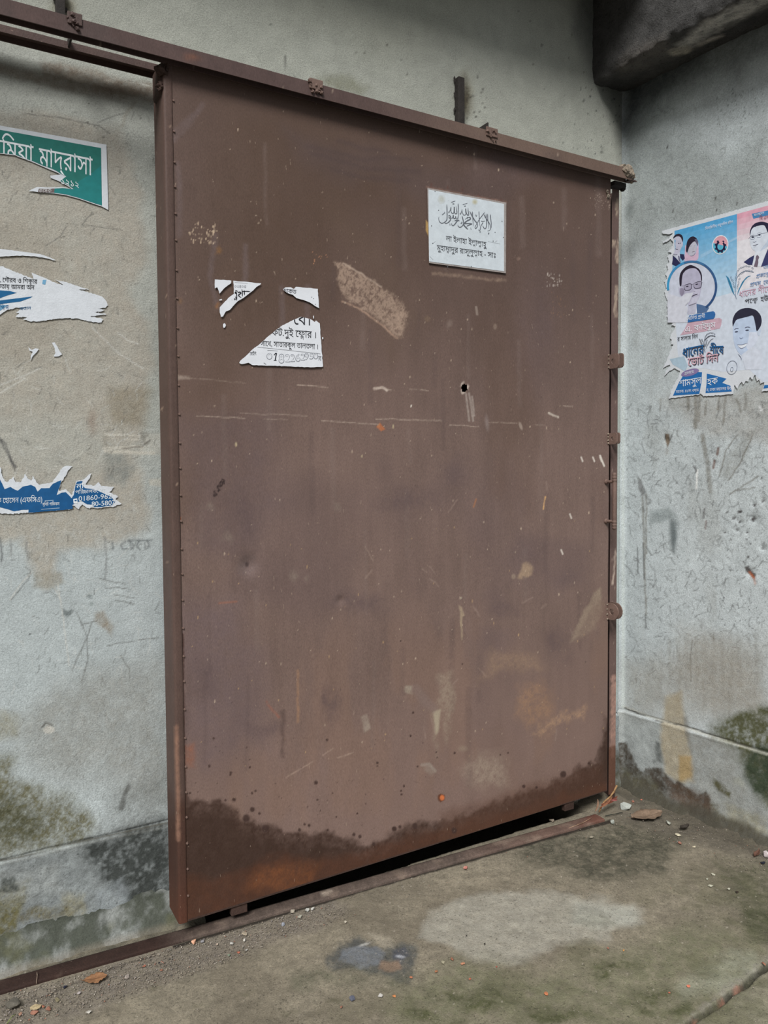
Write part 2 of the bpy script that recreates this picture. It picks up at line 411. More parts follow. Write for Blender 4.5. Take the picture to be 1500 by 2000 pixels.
# green-brown algae above the ledge, grey mould below it
w.poly([(-60, 1480), (20, 1470), (40, 1520), (90, 1545), (150, 1575), (190, 1610), (170, 1650), (60, 1668), (-60, 1690)], (104, 102, 80), .75, 22, 20, 12, .6, 80, 71)
w.poly([(-60, 1550), (30, 1560), (90, 1600), (60, 1640), (-60, 1640)], (76, 76, 56), .65, 22, 18, 14, .8, 90, 72)
w.poly([(0, 1390), (34, 1400), (30, 1440), (-20, 1450)], (134, 128, 102), .5, 12, 8, 20, .4)
w.poly([(230, 1540), (330, 1500), (332, 1610), (200, 1640)], (112, 114, 110), .45, 30, 22, 12, .5, 55, 73)
w.line([(237, 1580), (245, 1550), (252, 1535)], 7, (84, 84, 80), .6, 4, 3, 30, .4)
lowm = np.clip(low, 0, 1)
w.scale(1 + (.10 + .22 * sstep(1.1 - V, 0, .8)) * (np.random.RandomState(5).rand(len(U)) - .5))
w.mix(lowm * .8, (124, 129, 129))
w.scale(1 + lowm * (.55 * (w.n(9, 5, 91) - .5) + .5 * (w.n(34, 4, 92) - .5)))
w.poly([(150, 1650), (230, 1620), (335, 1600), (340, 1800), (250, 1790), (240, 1740), (200, 1720), (170, 1690)], (64, 68, 66), .9, 20, 24, 13, .7, 45, 93)
w.poly([(60, 1840), (130, 1838), (200, 1825), (260, 1800), (345, 1780), (345, 1822), (150, 1880), (0, 1925), (-40, 1925), (-40, 1840), (20, 1850)], (56, 60, 50), .92, 8, 14, 16, .5, 50, 94)
w.poly([(-20, 1740), (20, 1725), (60, 1720), (45, 1770), (20, 1820), (-20, 1840)], (104, 100, 70), .85, 9, 14, 22, .6, 60, 95)
w.poly([(120, 1750), (165, 1745), (170, 1790), (125, 1800)], (138, 134, 110), .6, 10, 10, 22, .5, 60, 96)
w.poly([(185, 1740), (240, 1715), (250, 1760), (280, 1795), (240, 1820), (180, 1800)], (142, 149, 152), .6, 9, 10, 18, .35, 60, 97)
w.poly([(120, 1810), (165, 1815), (162, 1838), (118, 1835)], (146, 152, 154), .6, 6, 6, 24, .3, 60, 98)
w.poly([(-20, 1700), (110, 1690), (130, 1740), (60, 1760), (-20, 1760)], (152, 156, 154), .5, 14, 14, 14, .4, 60, 99)
w.poly([(-40, 1880), (40, 1868), (150, 1850), (230, 1836), (345, 1800), (345, 1840), (0, 1940), (-60, 1950)], (74, 76, 64), .8, 6, 12, 20, .5, 60, 100)
w.poly([(0, 1720), (30, 1712), (34, 1735), (0, 1745)], (72, 76, 72), .7, 6, 8, 26, .7, 70, 101)
w.poly([(80, 1772), (130, 1772), (140, 1790), (90, 1800), (45, 1800), (20, 1790)], (108, 102, 76), .6, 8, 10, 24, .7, 70, 102)
w.spots(260, (0, 1660, 335, 1880), .8, 2.6, (62, 66, 66), .8, 9)
w.line([(-10, 1683), (60, 1668), (150, 1645), (230, 1628), (330, 1607)], 3.0, (70, 68, 60), .85, 2, 1.5, 30)
w.line([(-10, 1690), (60, 1675), (150, 1652), (230, 1634), (330, 1614)], 3.0, (160, 162, 156), .25, 2, 1.5, 30)
# upper band: greenish plaster, soot and painted-in shade near the corner, rust marks round the straps
up = sstep(V, 2.78, 2.86)
w.mix(up * .85, (166, 168, 158)); w.scale(1 + up * (.20 * (w.n(3.5, 4, 51) - .5) + .10 * (w.n(24, 4, 53) - .5)))
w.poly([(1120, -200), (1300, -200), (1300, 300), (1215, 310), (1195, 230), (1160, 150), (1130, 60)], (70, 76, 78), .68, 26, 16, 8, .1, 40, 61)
w.poly([(420, -60), (1000, -100), (900, 60), (760, 120), (600, 60)], (142, 142, 126), .3, 60, 40, 4, .1, 30, 62)
w.poly([(620, 150), (680, 150), (720, 175), (700, 185), (640, 172)], (128, 128, 108), .6, 10, 8, 20, .3)
for cx, cy, rx, ry in [(908, 190, 26, 70), (125, 10, 40, 34)]:
    w.blob(cx, cy, rx, ry, (126, 118, 92), .75, 0, 1, 6, 20, .3, 50, 6); w.blob(cx, cy, rx * .55, ry * .9, (74, 68, 58), .7, 0, .9, 8, 30, .6, 60, 7)
w.spots(70, (895, 145, 950, 250), .8, 2.6, (48, 44, 40), .9, 5)
w.spots(90, (1090, 170, 1212, 320), .8, 2.4, (56, 62, 62), .9, 6); w.spots(120, (420, 0, 1160, 260), .8, 2.2, (92, 92, 84), .8, 7)
for x, y, r in [(530, 48, 4), (1058, 88, 4), (1175, 297, 4), (1139, 198, 3)]: w.blob(x, y, r, r, (96, 98, 92), .7)
w.line([(557, 110), (559, 145)], 1.4, (84, 84, 80), .7)
w.line([(1203, 700), (1206, 1000), (1206, 1360)], 26, (182, 192, 188), .6, 6)
w.poly([(1196, 1470), (1240, 1470), (1240, 1560), (1196, 1560)], (84, 82, 70), .85, 12, 8, 24, .4)
keep = np.ones((len(xs) - 1, len(zs) - 1), bool)
xm, zm = (xs[1:] + xs[:-1]) / 2, (zs[1:] + zs[:-1]) / 2
keep[np.ix_((xm > .74) & (xm < 2.5), zm < 2.6)] = False
structure(link('wall_back', grid_mesh('wall_back', P, len(xs), len(zs), w.col, keep), M_WALL))

# ---- dark doorway recess behind the gate
b = bmesh.new()
x0, x1, y1, z0, z1 = .735, 2.505, 1.6, -.18, 2.605
vs = [b.verts.new(c) for c in [(x0, 0.004, z0), (x0, y1, z0), (x0, y1, z1), (x0, 0.004, z1), (x1, 0.004, z0), (x1, y1, z0), (x1, y1, z1), (x1, 0.004, z1)]]
for f in [(0, 1, 2, 3), (5, 4, 7, 6), (1, 5, 6, 2), (3, 2, 6, 7)]: b.faces.new([vs[i] for i in f])
me = bpy.data.meshes.new('wall_recess'); b.to_mesh(me); b.free()
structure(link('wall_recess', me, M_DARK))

# ---- rough mortar skirt at the foot of the wall left of the gate
xk = axis((-3.0, 0, .1), (0, .735, .004)); tk = axis((0, 1, .03))
U, T = [a.ravel() for a in np.meshgrid(xk, tk, indexing='ij')]
V = -.02 + .125 * T + .02 * (fbm(U, U * 0, 9, 4, 7) - .5) * T
dep = .006 + np.clip(1 - T, 0, 1) ** 1.5 * .088 * (1 + .35 * (fbm(U, V, 16, 3, 6) - .5)) + .006 * (fbm(U, V, 50, 3, 8) - .5)
P = np.stack([U, -dep, V], 1)
k = Paint(P, U, V, (128, 131, 128))
k.scale(1 + .3 * (np.random.RandomState(15).rand(len(U)) - .5)); k.mix(.9 * sstep(k.n(14, 5, 16), .34, .58), (62, 66, 56)); k.mix(.6 * sstep(k.n(9, 4, 17), .5, .65), (88, 88, 66)); k.mix(.5 * sstep(.02 - V, 0, .02), (120, 112, 100))
structure(link('baseboard_left', grid_mesh('baseboard_left', P, len(xk), len(tk), k.col), M_WALL))

# ---- right wall
ss = axis((0, .82, .0042), (.82, 1.8, .014), (1.8, 3.4, .12))
zs = axis((-.05, 3.72, .0058))
U, V = [a.ravel() for a in np.meshgrid(ss, zs, indexing='ij')]
NR = np.array([-1, RS, 0]); NR = NR / np.linalg.norm(NR)
lz = .372 + .004 * (fbm(U, V * 0, 9, 4, 3) - .5) - .012 * U
low = sstep(lz - V, 0, .006)
dep = .003 * (fbm(U, V, 6, 4, 31) - .5) + .0015 * (fbm(U, V, 45, 3, 32) - .5) + low * (.006 + .006 * (fbm(U, V, 12, 4, 33) - .5))
dep += .006 * np.exp(-((V - lz) / .005) ** 2) - .005 * np.exp(-((V - lz - .009) / .004) ** 2)
CHIPS = [(1434, 1012, 5), (1446, 1020, 5), (1472, 1014, 9), (1445, 1000, 4), (1490, 978, 5), (1473, 986, 4), (1490, 1070, 7), (1416, 1040, 3), (1440, 1036, 4), (1459, 1040, 3), (1487, 935, 3), (1464, 1118, 8), (1303, 860, 6), (1396, 905, 4)]
fpx, fpy = project(np.stack([RX0 - RS * U, -U, V], 1))
for cx_, cy_, q_ in CHIPS: dep -= .0016 * q_ ** .7 * np.exp(-(((fpx - cx_) / q_) ** 2 + ((fpy - cy_) / q_) ** 2))
fil = np.clip((.075 - V) / .075, 0, 1) ** 2
dep += fil * (.05 + .03 * (fbm(U, V, 14, 4, 34) - .5))
dep += .02 * np.clip((.03 - U) / .03, 0, 1) ** 2
P = np.stack([RX0 - RS * U, -U, V], 1) + NR * dep[:, None]
r = Paint(P, U, V, (186, 194, 196))
r.scale(1 + .14 * (r.n(2.5, 4, 141) - .5) + .12 * (r.n(12, 4, 142) - .5))
r.mix(.35 * sstep(r.n(5, 5, 143, 1, .35), .52, .68), (150, 152, 148))
r.poly([(1216, 120), (1600, -100), (1600, 60), (1500, 110), (1420, 150), (1330, 190), (1260, 250), (1230, 330), (1212, 340)], (92, 98, 98), .7, 26, 18, 9, .15, 40, 81)  # soot plus the concrete beam's shadow, both painted below it
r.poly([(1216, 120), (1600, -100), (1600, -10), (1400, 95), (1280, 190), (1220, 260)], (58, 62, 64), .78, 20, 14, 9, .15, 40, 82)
r.poly([(1210, 250), (1300, 260), (1420, 300), (1500, 260), (1500, 420), (1300, 460), (1210, 520)], (132, 138, 136), .65, 40, 22, 8, .1, 40, 83)
r.blob(1228, 412, 18, 34, (84, 92, 90), .6, 14, 1, 6, 20); r.blob(1268, 395, 10, 16, (128, 134, 132), .5, 0, 1)  # first blob paints the shadow of the track beam's end
for x, y in [(1304, 285), (1315, 410), (1400, 408), (1440, 395), (1398, 385)]: r.line([(x, y), (x - 1, y + 5)], 2, (60, 58, 56), .8)
r.spots(120, (1400, 170, 1500, 260), .8, 2, (96, 102, 100), .8, 12); r.spots(420, (1215, 800, 1500, 1300), .7, 2.0, (98, 100, 100), .75, 13)
r.poly([(1290, 775), (1440, 765), (1500, 755), (1600, 750), (1600, 880), (1480, 860), (1380, 850), (1310, 800)], (160, 158, 152), .55, 16, 14, 14, .3, 50, 84)
for pts, wd in [([(1343, 778), (1344, 800)], 5), ([(1359, 776), (1358, 835)], 6), ([(1367, 775), (1364, 820)], 4), ([(1379, 785), (1377, 810)], 3), ([(1404, 778), (1402, 800)], 3), ([(1417, 775), (1412, 830)], 3),
                ([(1438, 780), (1447, 805)], 4), ([(1457, 770), (1456, 800)], 4), ([(1290, 780), (1289, 802)], 1.5), ([(1372, 850), (1382, 905), (1388, 960)], 7), ([(1255, 960), (1258, 1060), (1262, 1200)], 2.2), ([(1262, 965), (1262, 1080)], 2)]:
    r.line(pts, wd, (118, 114, 104), .6, 3, 2, 30, .4, 60)
r.poly([(1245, 930), (1252, 936), (1262, 962), (1254, 968), (1247, 955)], (126, 128, 128), .8, 2, 1, 50)
r.line([(1258, 966), (1270, 978), (1266, 985)], 4, (126, 128, 128), .6)
r.poly([(1268, 1000), (1308, 990), (1326, 1020), (1318, 1078), (1310, 1070), (1306, 1016), (1270, 1022)], (116, 126, 126), .55, 7, 4, 30, .2, 60)
r.poly([(1309, 1018), (1318, 1020), (1322, 1050), (1316, 1080), (1310, 1060)], (78, 88, 90), .7, 5, 2, 40)
r.poly([(1299, 846), (1307, 848), (1309, 862), (1304, 874), (1300, 862)], (112, 98, 82), .95, 1.5); r.line([(1300, 848), (1299, 858)], 1.6, (60, 54, 48), .8)
r.line([(1303, 878), (1302, 886)], 4, (140, 136, 132), .5, 3)
r.line([(1362, 918), (1360, 954)], 3, (226, 228, 226), .9); r.line([(1355, 911), (1360, 920)], 2.4, (90, 90, 92), .8)
r.poly([(1481, 792), (1487, 796), (1490, 803), (1485, 803)], (226, 228, 230), .95, 1)
for x, y in [(1402, 880), (1394, 905)]: r.line([(x + 1, y - 5), (x - 1, y + 8)], 4, (110, 84, 74), .8, 1.5, 1)
r.line([(1376, 994), (1373, 1012)], 4, (112, 112, 112), .7); r.line([(1379, 1018), (1378, 1032)], 3, (128, 110, 106), .6)
for x, y, q in [(1434, 1012, 5), (1446, 1020, 5), (1472, 1014, 8), (1445, 1000, 4), (1490, 978, 5), (1473, 986, 4), (1490, 1070, 6), (1416, 1040, 3), (1440, 1036, 4), (1459, 1040, 3), (1458, 1053, 3), (1487, 935, 3), (1414, 938, 2.5), (1420, 1000, 3), (1466, 1062, 2.5), (1427, 1055, 3), (1462, 1088, 3)]:
    r.blob(x, y, q, q * .8, (82, 80, 80), .85, -30, .5, 2.5, 70, .5, 90, int(x))
r.poly([(1453, 1108), (1460, 1105), (1467, 1114), (1476, 1122), (1474, 1134), (1464, 1122), (1456, 1114)], (66, 58, 54), .9, 1.5, 1.5, 60); r.line([(1464, 1117), (1472, 1128)], 4.5, (158, 92, 62), .95); r.line([(1473, 1130), (1475, 1140)], 3, (190, 150, 136), .6, 3)
r.poly([(1410, 900), (1450, 850), (1476, 842), (1440, 920), (1420, 935), (1408, 930)], (122, 120, 112), .4, 10, 6, 30, .6, 70)
for pts in [[(1422, 940), (1445, 905), (1470, 850)], [(1405, 930), (1418, 880), (1440, 850)], [(1425, 965), (1450, 950), (1482, 930)], [(1440, 958), (1475, 952)]]: r.line(pts, 2, (110, 106, 96), .6, 1.5, 1.5, 40, .3)
for pts in [[(1441, 1180), (1443, 1188)], [(1256, 1060), (1258, 1130)], [(1245, 1070), (1246, 1120)], [(1262, 1068), (1272, 1084)], [(1260, 1200), (1262, 1225)], [(1352, 1250), (1348, 1290), (1350, 1330)], [(1242, 1324), (1243, 1332)]]: r.line(pts, 2, (88, 90, 90), .65, 1.2)
r.spots(40, (1410, 1165, 1500, 1225), .8, 2, (76, 78, 80), .9, 15)
r.scale(1 + .16 * (np.random.RandomState(6).rand(len(U)) - .5))
r.mix(.65 * low, (142, 145, 141)); r.scale(1 + low * .4 * (r.n(14, 5, 95) - .5))
r.hairs(700, (1215, 780, 1500, 1330), (104, 106, 106), .65, 1.4, 33); r.hairs(160, (1215, 200, 1500, 470), (110, 114, 112), .5, 1.3, 34)
# tan run, moss and wet base
r.poly([(1216, 1290), (1500, 1250), (1500, 1420), (1340, 1400), (1216, 1390)], (152, 150, 142), .6, 40, 22, 9, .25, 50, 85)
r.poly([(1320, 1230), (1420, 1240), (1480, 1320), (1500, 1400), (1380, 1390), (1330, 1330)], (140, 132, 118), .4, 30, 20, 10, .35, 50, 86)
for x in range(1290, 1480, 17): r.line([(x, 1220 + (x * 7) % 60), (x + 2, 1300), (x + 1, 1330 + (x * 13) % 60)], 4, (128, 124, 114), .10 + .2 * ((x * 37) % 10) / 10, 6, 5, 24, .6, 60, x)
r.poly([(1300, 1360), (1330, 1350), (1338, 1410), (1345, 1440), (1354, 1500), (1356, 1530), (1330, 1530), (1300, 1510), (1288, 1440)], (160, 150, 128), .85, 6, 4, 30, .1, 60)
r.poly([(1326, 1476), (1350, 1476), (1354, 1520), (1326, 1525)], (164, 140, 96), .8, 4, 3, 30)
r.poly([(1332, 1400), (1342, 1400), (1352, 1480), (1343, 1450)], (108, 106, 100), .6, 4, 3, 30)
r.poly([(1345, 1430), (1440, 1445), (1440, 1500), (1500, 1600), (1500, 1640), (1400, 1590), (1350, 1520)], (142, 144, 140), .7, 12, 14, 16, .75, 55, 87)
r.poly([(1395, 1420), (1440, 1390), (1520, 1360), (1600, 1340), (1600, 1560), (1500, 1570), (1460, 1520), (1440, 1470), (1400, 1440)], (84, 86, 62), .9, 16, 18, 13, .5, 50, 88)
r.poly([(1470, 1460), (1600, 1470), (1600, 1580), (1480, 1560), (1445, 1520)], (58, 68, 52), .85, 12, 14, 16, .5, 50, 89)
r.poly([(1430, 1516), (1440, 1518), (1455, 1530), (1450, 1540), (1432, 1530)], (150, 152, 142), .6, 5, 5, 40, .4)
r.poly([(1392, 1518), (1402, 1522), (1428, 1550), (1424, 1558), (1400, 1545)], (84, 82, 60), .8, 4, 4, 40, .5)
r.poly([(1380, 1560), (1420, 1596), (1500, 1632), (1600, 1680), (1600, 1740), (1380, 1640)], (88, 82, 64), .8, 8, 10, 24, .4, 60, 94)
r.poly([(1412, 1570), (1500, 1600), (1500, 1630), (1420, 1600)], (140, 134, 106), .4, 10, 8, 24, .6, 60, 90)
r.poly([(1205, 1450), (1222, 1450), (1236, 1478), (1246, 1500), (1256, 1510), (1262, 1498), (1290, 1502), (1312, 1522), (1318, 1532), (1324, 1522), (1345, 1538), (1360, 1556), (1378, 1546), (1386, 1556), (1392, 1600), (1450, 1640), (1520, 1680), (1600, 1720), (1600, 1760), (1200, 1600)],
       (72, 66, 58), .88, 3, 6, 30, .35, 50, 91)
r.poly([(1300, 1520), (1350, 1540), (1388, 1556), (1392, 1600), (1350, 1590), (1310, 1560)], (84, 66, 52), .6, 8, 6, 24, .3, 50, 92)
r.poly([(1280, 1450), (1290, 1452), (1294, 1490), (1278, 1490)], (96, 100, 98), .7, 4, 4, 40, .6)
r.poly([(1215, 1500), (1270, 1520), (1300, 1560), (1400, 1620), (1380, 1640), (1215, 1560)], (92, 90, 72), .5, 10, 8, 24, .6, 60, 93)
r.line([(1218, 1380), (1285, 1404), (1340, 1421), (1400, 1442), (1500, 1474)], 3, (186, 185, 174), .55, 2, 1.5, 40, .2)
r.line([(1220, 1383), (1285, 1408), (1340, 1418), (1400, 1438), (1500, 1470)], 1.6, (70, 68, 62), .8, 1.2, 1.5, 40, .2)
r.line([(1216, 700), (1217, 1100), (1217, 1380)], 4, (192, 200, 196), .6, 3)
r.mix(.85 * sstep(.07 - V + .04 * (r.n(20, 4, 97) - .5), 0, .04), (64, 61, 52)); r.scale(1 + .3 * sstep(.5 - V, 0, .3) * (r.n(40, 4, 98) - .5))
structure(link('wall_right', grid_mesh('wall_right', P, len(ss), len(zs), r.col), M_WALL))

# ---- floor
xs = axis((-6, -.4, .35), (-.4, 0, .02), (0, 2.96, .0052), (2.96, 3.6, .15))
ys = axis((-7, -1.5, .3), (-1.5, -.02, .0052), (-.02, 1.62, .1))
U, V = [a.ravel() for a in np.meshgrid(xs, ys, indexing='ij')]
hz = .009 * (fbm(U, V, 3, 4, 201) - .5) + .005 * (fbm(U, V, 18, 4, 202) - .5) + .003 * (fbm(U, V, 80, 3, 203) - .5)
near_rail = np.exp(-((V + .19) / .07) ** 2)
hz = hz * (1 - .8 * near_rail) - .003
dR = (RX0 + RS * V) - U
hz += .03 * np.clip(1 - dR / .10, 0, 1) ** 2 * (1 + .8 * (fbm(U, V, 25, 3, 204) - .5)) * (V > -3) * (V < 0)
pit = (V > -.125 + .01 * (U - .9)) & (U > .70) & (U < 2.47)
hz = np.where(pit, -.17, hz)
hz += np.where(pit, 0, .045 * np.exp(-(((U - 2.62) / .09) ** 2 + ((V + .05) / .10) ** 2)))
fl = Paint(np.stack([U, V, hz * 0], 1), U, V, (134, 126, 110))
DR0 = dR
# broken joint across the corner of the slab
jp = np.array([(1150, 2125), (1250, 2060), (1330, 2010), (1372, 1980), (1400, 1962), (1425, 1940), (1462, 1915), (1482, 1896), (1560, 1850), (1700, 1775)], float)
dj = np.full(len(U), 1e9); jx = fl.px + 10 * (fbm(U, V, 20, 3, 211) - .5); jy = fl.py + 10 * (fbm(U, V, 20, 3, 212) - .5)
for k in range(len(jp) - 1):
    e = jp[k + 1] - jp[k]; t = np.clip(((jx - jp[k, 0]) * e[0] + (jy - jp[k, 1]) * e[1]) / (e @ e), 0, 1)
    dj = np.minimum(dj, np.hypot(jx - jp[k, 0] - t * e[0], jy - jp[k, 1] - t * e[1]))
hz -= .020 * (1 - sstep(dj, 1.5, 8))
P = np.stack([U, V, hz], 1)
fl.scale(1 + .34 * (fl.n(3, 5, 221) - .5) + .22 * (fl.n(16, 4, 222) - .5) + .2 * (fl.n(70, 3, 223) - .5))
fl.scale(1 + .30 * (np.random.RandomState(7).rand(len(U)) - .5))
fl.mix(.5 * sstep(fl.n(4, 5, 224), .5, .66), (112, 104, 90))
fl.poly([(-60, 1955), (330, 1850), (640, 1756), (680, 1770), (620, 1810), (420, 1880), (200, 1960), (0, 2040)], (124, 116, 106), .7, 14, 16, 12, .5, 60, 230)
fl.poly([(-60, 1930), (0, 1912), (345, 1805), (345, 1820), (0, 1930), (-60, 1950)], (92, 88, 76), .75, 4, 6, 30, .4, 60, 229)
fl.poly([(1000, 1640), (1190, 1610), (1330, 1620), (1300, 1700), (1130, 1720), (1020, 1690)], (78, 76, 64), .75, 26, 26, 9, .6, 50, 231)
fl.poly([(1190, 1540), (1330, 1580), (1520, 1665), (1520, 1700), (1340, 1640), (1200, 1600)], (98, 92, 82), .7, 14, 12, 14, .4, 50, 232)
fl.poly([(880, 1760), (960, 1740), (1100, 1742), (1200, 1758), (1256, 1775), (1250, 1800), (1195, 1815), (1190, 1832), (1080, 1842), (1040, 1870), (960, 1890), (880, 1850), (820, 1830), (840, 1790)], (158, 154, 142), .85, 9, 14, 14, .22, 40, 233)
fl.poly([(1120, 1765), (1240, 1770), (1245, 1800), (1190, 1812), (1120, 1805)], (166, 166, 156), .7, 12, 10, 14, .2, 40, 234)
fl.poly([(660, 1840), (700, 1830), (740, 1850), (790, 1838), (818, 1850), (812, 1880), (800, 1920), (740, 1905), (690, 1895), (640, 1890), (640, 1868)], (88, 88, 84), .85, 7, 10, 20, .5, 60, 235)
fl.poly([(668, 1856), (702, 1842), (735, 1846), (752, 1860), (740, 1882), (706, 1892), (690, 1882), (660, 1872)], (116, 120, 125), .8, 4, 7, 26, .35, 60, 236)
fl.poly([(770, 1852), (792, 1850), (800, 1862), (785, 1880), (768, 1868)], (78, 80, 88), .8, 4, 5, 30, .4)
fl.poly([(745, 1876), (780, 1874), (785, 1890), (760, 1897), (740, 1890)], (138, 116, 98), .8, 4, 4, 30); fl.blob(782, 1867, 13, 4, (168, 170, 176), .8, 10); fl.blob(712, 1843, 16, 4, (184, 182, 176), .7, -18)
fl.poly([(720, 1820), (760, 1830), (770, 1850), (745, 1845)], (160, 152, 136), .7, 6, 6, 24)
fl.poly([(560, 1895), (700, 1890), (800, 1905), (790, 1930), (640, 1925), (580, 1940)], (100, 98, 82), .6, 16, 16, 16, .6, 55, 237)
fl.poly([(780, 1935), (900, 1880), (1060, 1900), (1250, 1840), (1370, 1800), (1450, 1830), (1500, 1800), (1520, 2020), (740, 2030)], (116, 114, 92), .8, 40, 40, 7, .55, 40, 238)
for k, (cx, cy, rx, ry) in enumerate([(930, 1950, 110, 34), (1080, 1980, 120, 26), (1280, 1950, 90, 30), (1200, 1890, 80, 20), (840, 1990, 80, 16), (1330, 1970, 60, 26)]):
    fl.blob(cx, cy, rx, ry, (80, 82, 56), .8, 0, 1, 30, 12, .9, 60, 240 + k)
fl.poly([(1400, 1690), (1520, 1690), (1520, 1820), (1460, 1800), (1420, 1740)], (92, 90, 72), .75, 24, 22, 10, .6, 50, 250)
fl.poly([(1450, 1760), (1520, 1780), (1520, 1860), (1460, 1830)], (74, 76, 54), .7, 14, 14, 14, .5, 50, 251)
fl.poly([(1400, 1870), (1470, 1860), (1490, 1890), (1420, 1930), (1340, 1950), (1330, 1920)], (146, 146, 128), .7, 18, 18, 14, .5, 55, 252)
fl.poly([(1440, 1950), (1520, 1890), (1520, 2020), (1380, 2020)], (138, 134, 116), .6, 14, 14, 14, .5, 55, 253)
fl.line([(1330, 2006), (1372, 1976), (1400, 1954), (1425, 1932), (1462, 1904), (1482, 1886), (1520, 1856)], 14, (150, 145, 136), .38, 8, 10, 24, 1.0, 70, 254)
fl.mix(.92 * (1 - sstep(dj, 3.5, 9)), (56, 54, 44))
for x, y in [(1355, 1990), (1410, 1950), (1440, 1925)]: fl.blob(x, y, 14, 7, (158, 112, 94), .6, -30, .8, 6, 40, .6, 80, x)
for k in range(7): fl.blob(300 + 90 * k, 1925 + (k * 37) % 60, 26, 8, (98, 94, 76), .5, -10, 1, 12, 24, .7, 60, 260 + k)
fl.line([(60, 1955), (120, 1930), (220, 1890), (300, 1865)], 2.5, (66, 60, 54), .7, 2, 3, 24, .4)
fl.line([(340, 1848), (500, 1800), (720, 1734), (1000, 1655), (1190, 1603)], 6, (44, 38, 32), .95, 2, 2, 30)
fl.spots(500, (0, 1640, 1500, 2000), .8, 2.6, (182, 174, 160), .8, 21, .6); fl.spots(350, (0, 1640, 1500, 2000), .8, 3, (70, 64, 54), .8, 22, .5)
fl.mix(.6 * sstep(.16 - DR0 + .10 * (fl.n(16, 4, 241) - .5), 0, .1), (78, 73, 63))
fl.mix(.45 * sstep(fl.n(7, 5, 242) + .25 * sstep(V, -1.5, -1.0) * 0, .50, .66) * sstep(-.55 - V, 0, .4), (88, 88, 64))
fl.scale(1 + .35 * (fl.n(45, 4, 243) - .5))
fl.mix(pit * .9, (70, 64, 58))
fl.mix(.85 * sstep(-1.5 - V, 0, .4), (84, 81, 75))  # floor out of view darkened to cut bounce light
keep = np.ones((len(xs) - 1, len(ys) - 1), bool)
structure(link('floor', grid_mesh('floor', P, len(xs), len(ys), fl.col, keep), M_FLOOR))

# ---- concrete beam along the right wall, and the slab it carries
ls = axis((0, 1.4, .012), (1.4, 3.4, .2)); pr = axis((0, 1, .02))
U, V = [a.ravel() for a in np.meshgrid(ls, pr, indexing='ij')]
BX, BZ = 2.60, 3.275
tot = .445 + .27
d = V * tot
side = d < .445
X = np.where(side, BX, BX + (d - .445)) - .0 + .045 * U
Z = np.where(side, 3.72 - d, BZ + .02 * (d - .445) / .27)
rnd = .02
nz = .016 * (fbm(U, V, 8, 4, 301) - .5) + .010 * (fbm(U * 1.0, V, 30, 3, 302) - .5)
edge = np.exp(-((d - .445) / .03) ** 2)
X = X + np.where(side, nz, 0) + edge * .012 * (1 + 2 * (fbm(U, V * 0, 22, 3, 303) - .5)); Z = Z + np.where(side, 0, nz) + edge * .012 * (1 + 2 * (fbm(U, V * 0, 18, 3, 304) - .5))
P = np.stack([X, -U, Z], 1)
cb = Paint(P, U, V, (80, 79, 78))
cb.scale(1 + .6 * (cb.n(5, 4, 311) - .5) + .4 * (cb.n(30, 3, 312) - .5))
cb.poly([(1320, 90), (1380, 40), (1430, 15), (1520, -30), (1560, -20), (1480, 20), (1400, 60), (1340, 100)], (196, 192, 184), .9, 8, 9, 20, .6, 50, 313)
cb.poly([(1300, 96), (1350, 90), (1345, 104), (1310, 108)], (182, 174, 160), .85, 4, 5, 30, .4); cb.line([(1365, 86), (1410, 70)], 5, (186, 178, 168), .8, 4, 3, 30, .5)
cb.poly([(1240, 90), (1300, 70), (1310, 110), (1220, 150), (1200, 140)], (116, 110, 104), .5, 14, 10, 20, .5)
structure(link('trim_1', grid_mesh('trim_1', P, len(ls), len(pr), cb.col), M_BEAM))
M_SLAB = weathered('slab_concrete', (120, 118, 112), bump=.4)
structure(MB().box(-3.0, 3.4, -.43, .2, 3.70, 3.85).build('ceiling', M_SLAB))
# ================================================================== THE GATE
gate = thing('sliding_gate', 'large rust-brown sheet steel sliding gate with a small hole and wet lower edge', 'gate', (1.58, -.11, .07))
zb = lambda X: .062 + (X - .62) * .0165          # bottom edge rises a little to the right
GX0, GX1, GTOP = .636, 2.540, 2.825
us = axis((GX0, GX1, .0034)); vs_ = axis((0, 1, .00128))
U, T = [a.ravel() for a in np.meshgrid(us, vs_, indexing='ij')]
V = zb(U) + T * (GTOP - zb(U))
Y = GATE_Y + .005 * (fbm(U, V, 1.6, 3, 401) - .5) + .0012 * (fbm(U, V, 9, 3, 402) - .5)
P = np.stack([U, Y, V], 1)
g = Paint(P, U, V, (113, 94, 87))
dent = np.exp(-(((g.px - 486) / 16) ** 2 + ((g.py - 1104) / 18) ** 2)); dent2 = np.exp(-(((g.px - 666) / 8) ** 2 + ((g.py - 1172) / 8) ** 2))
P[:, 1] += .010 * dent + .005 * dent2
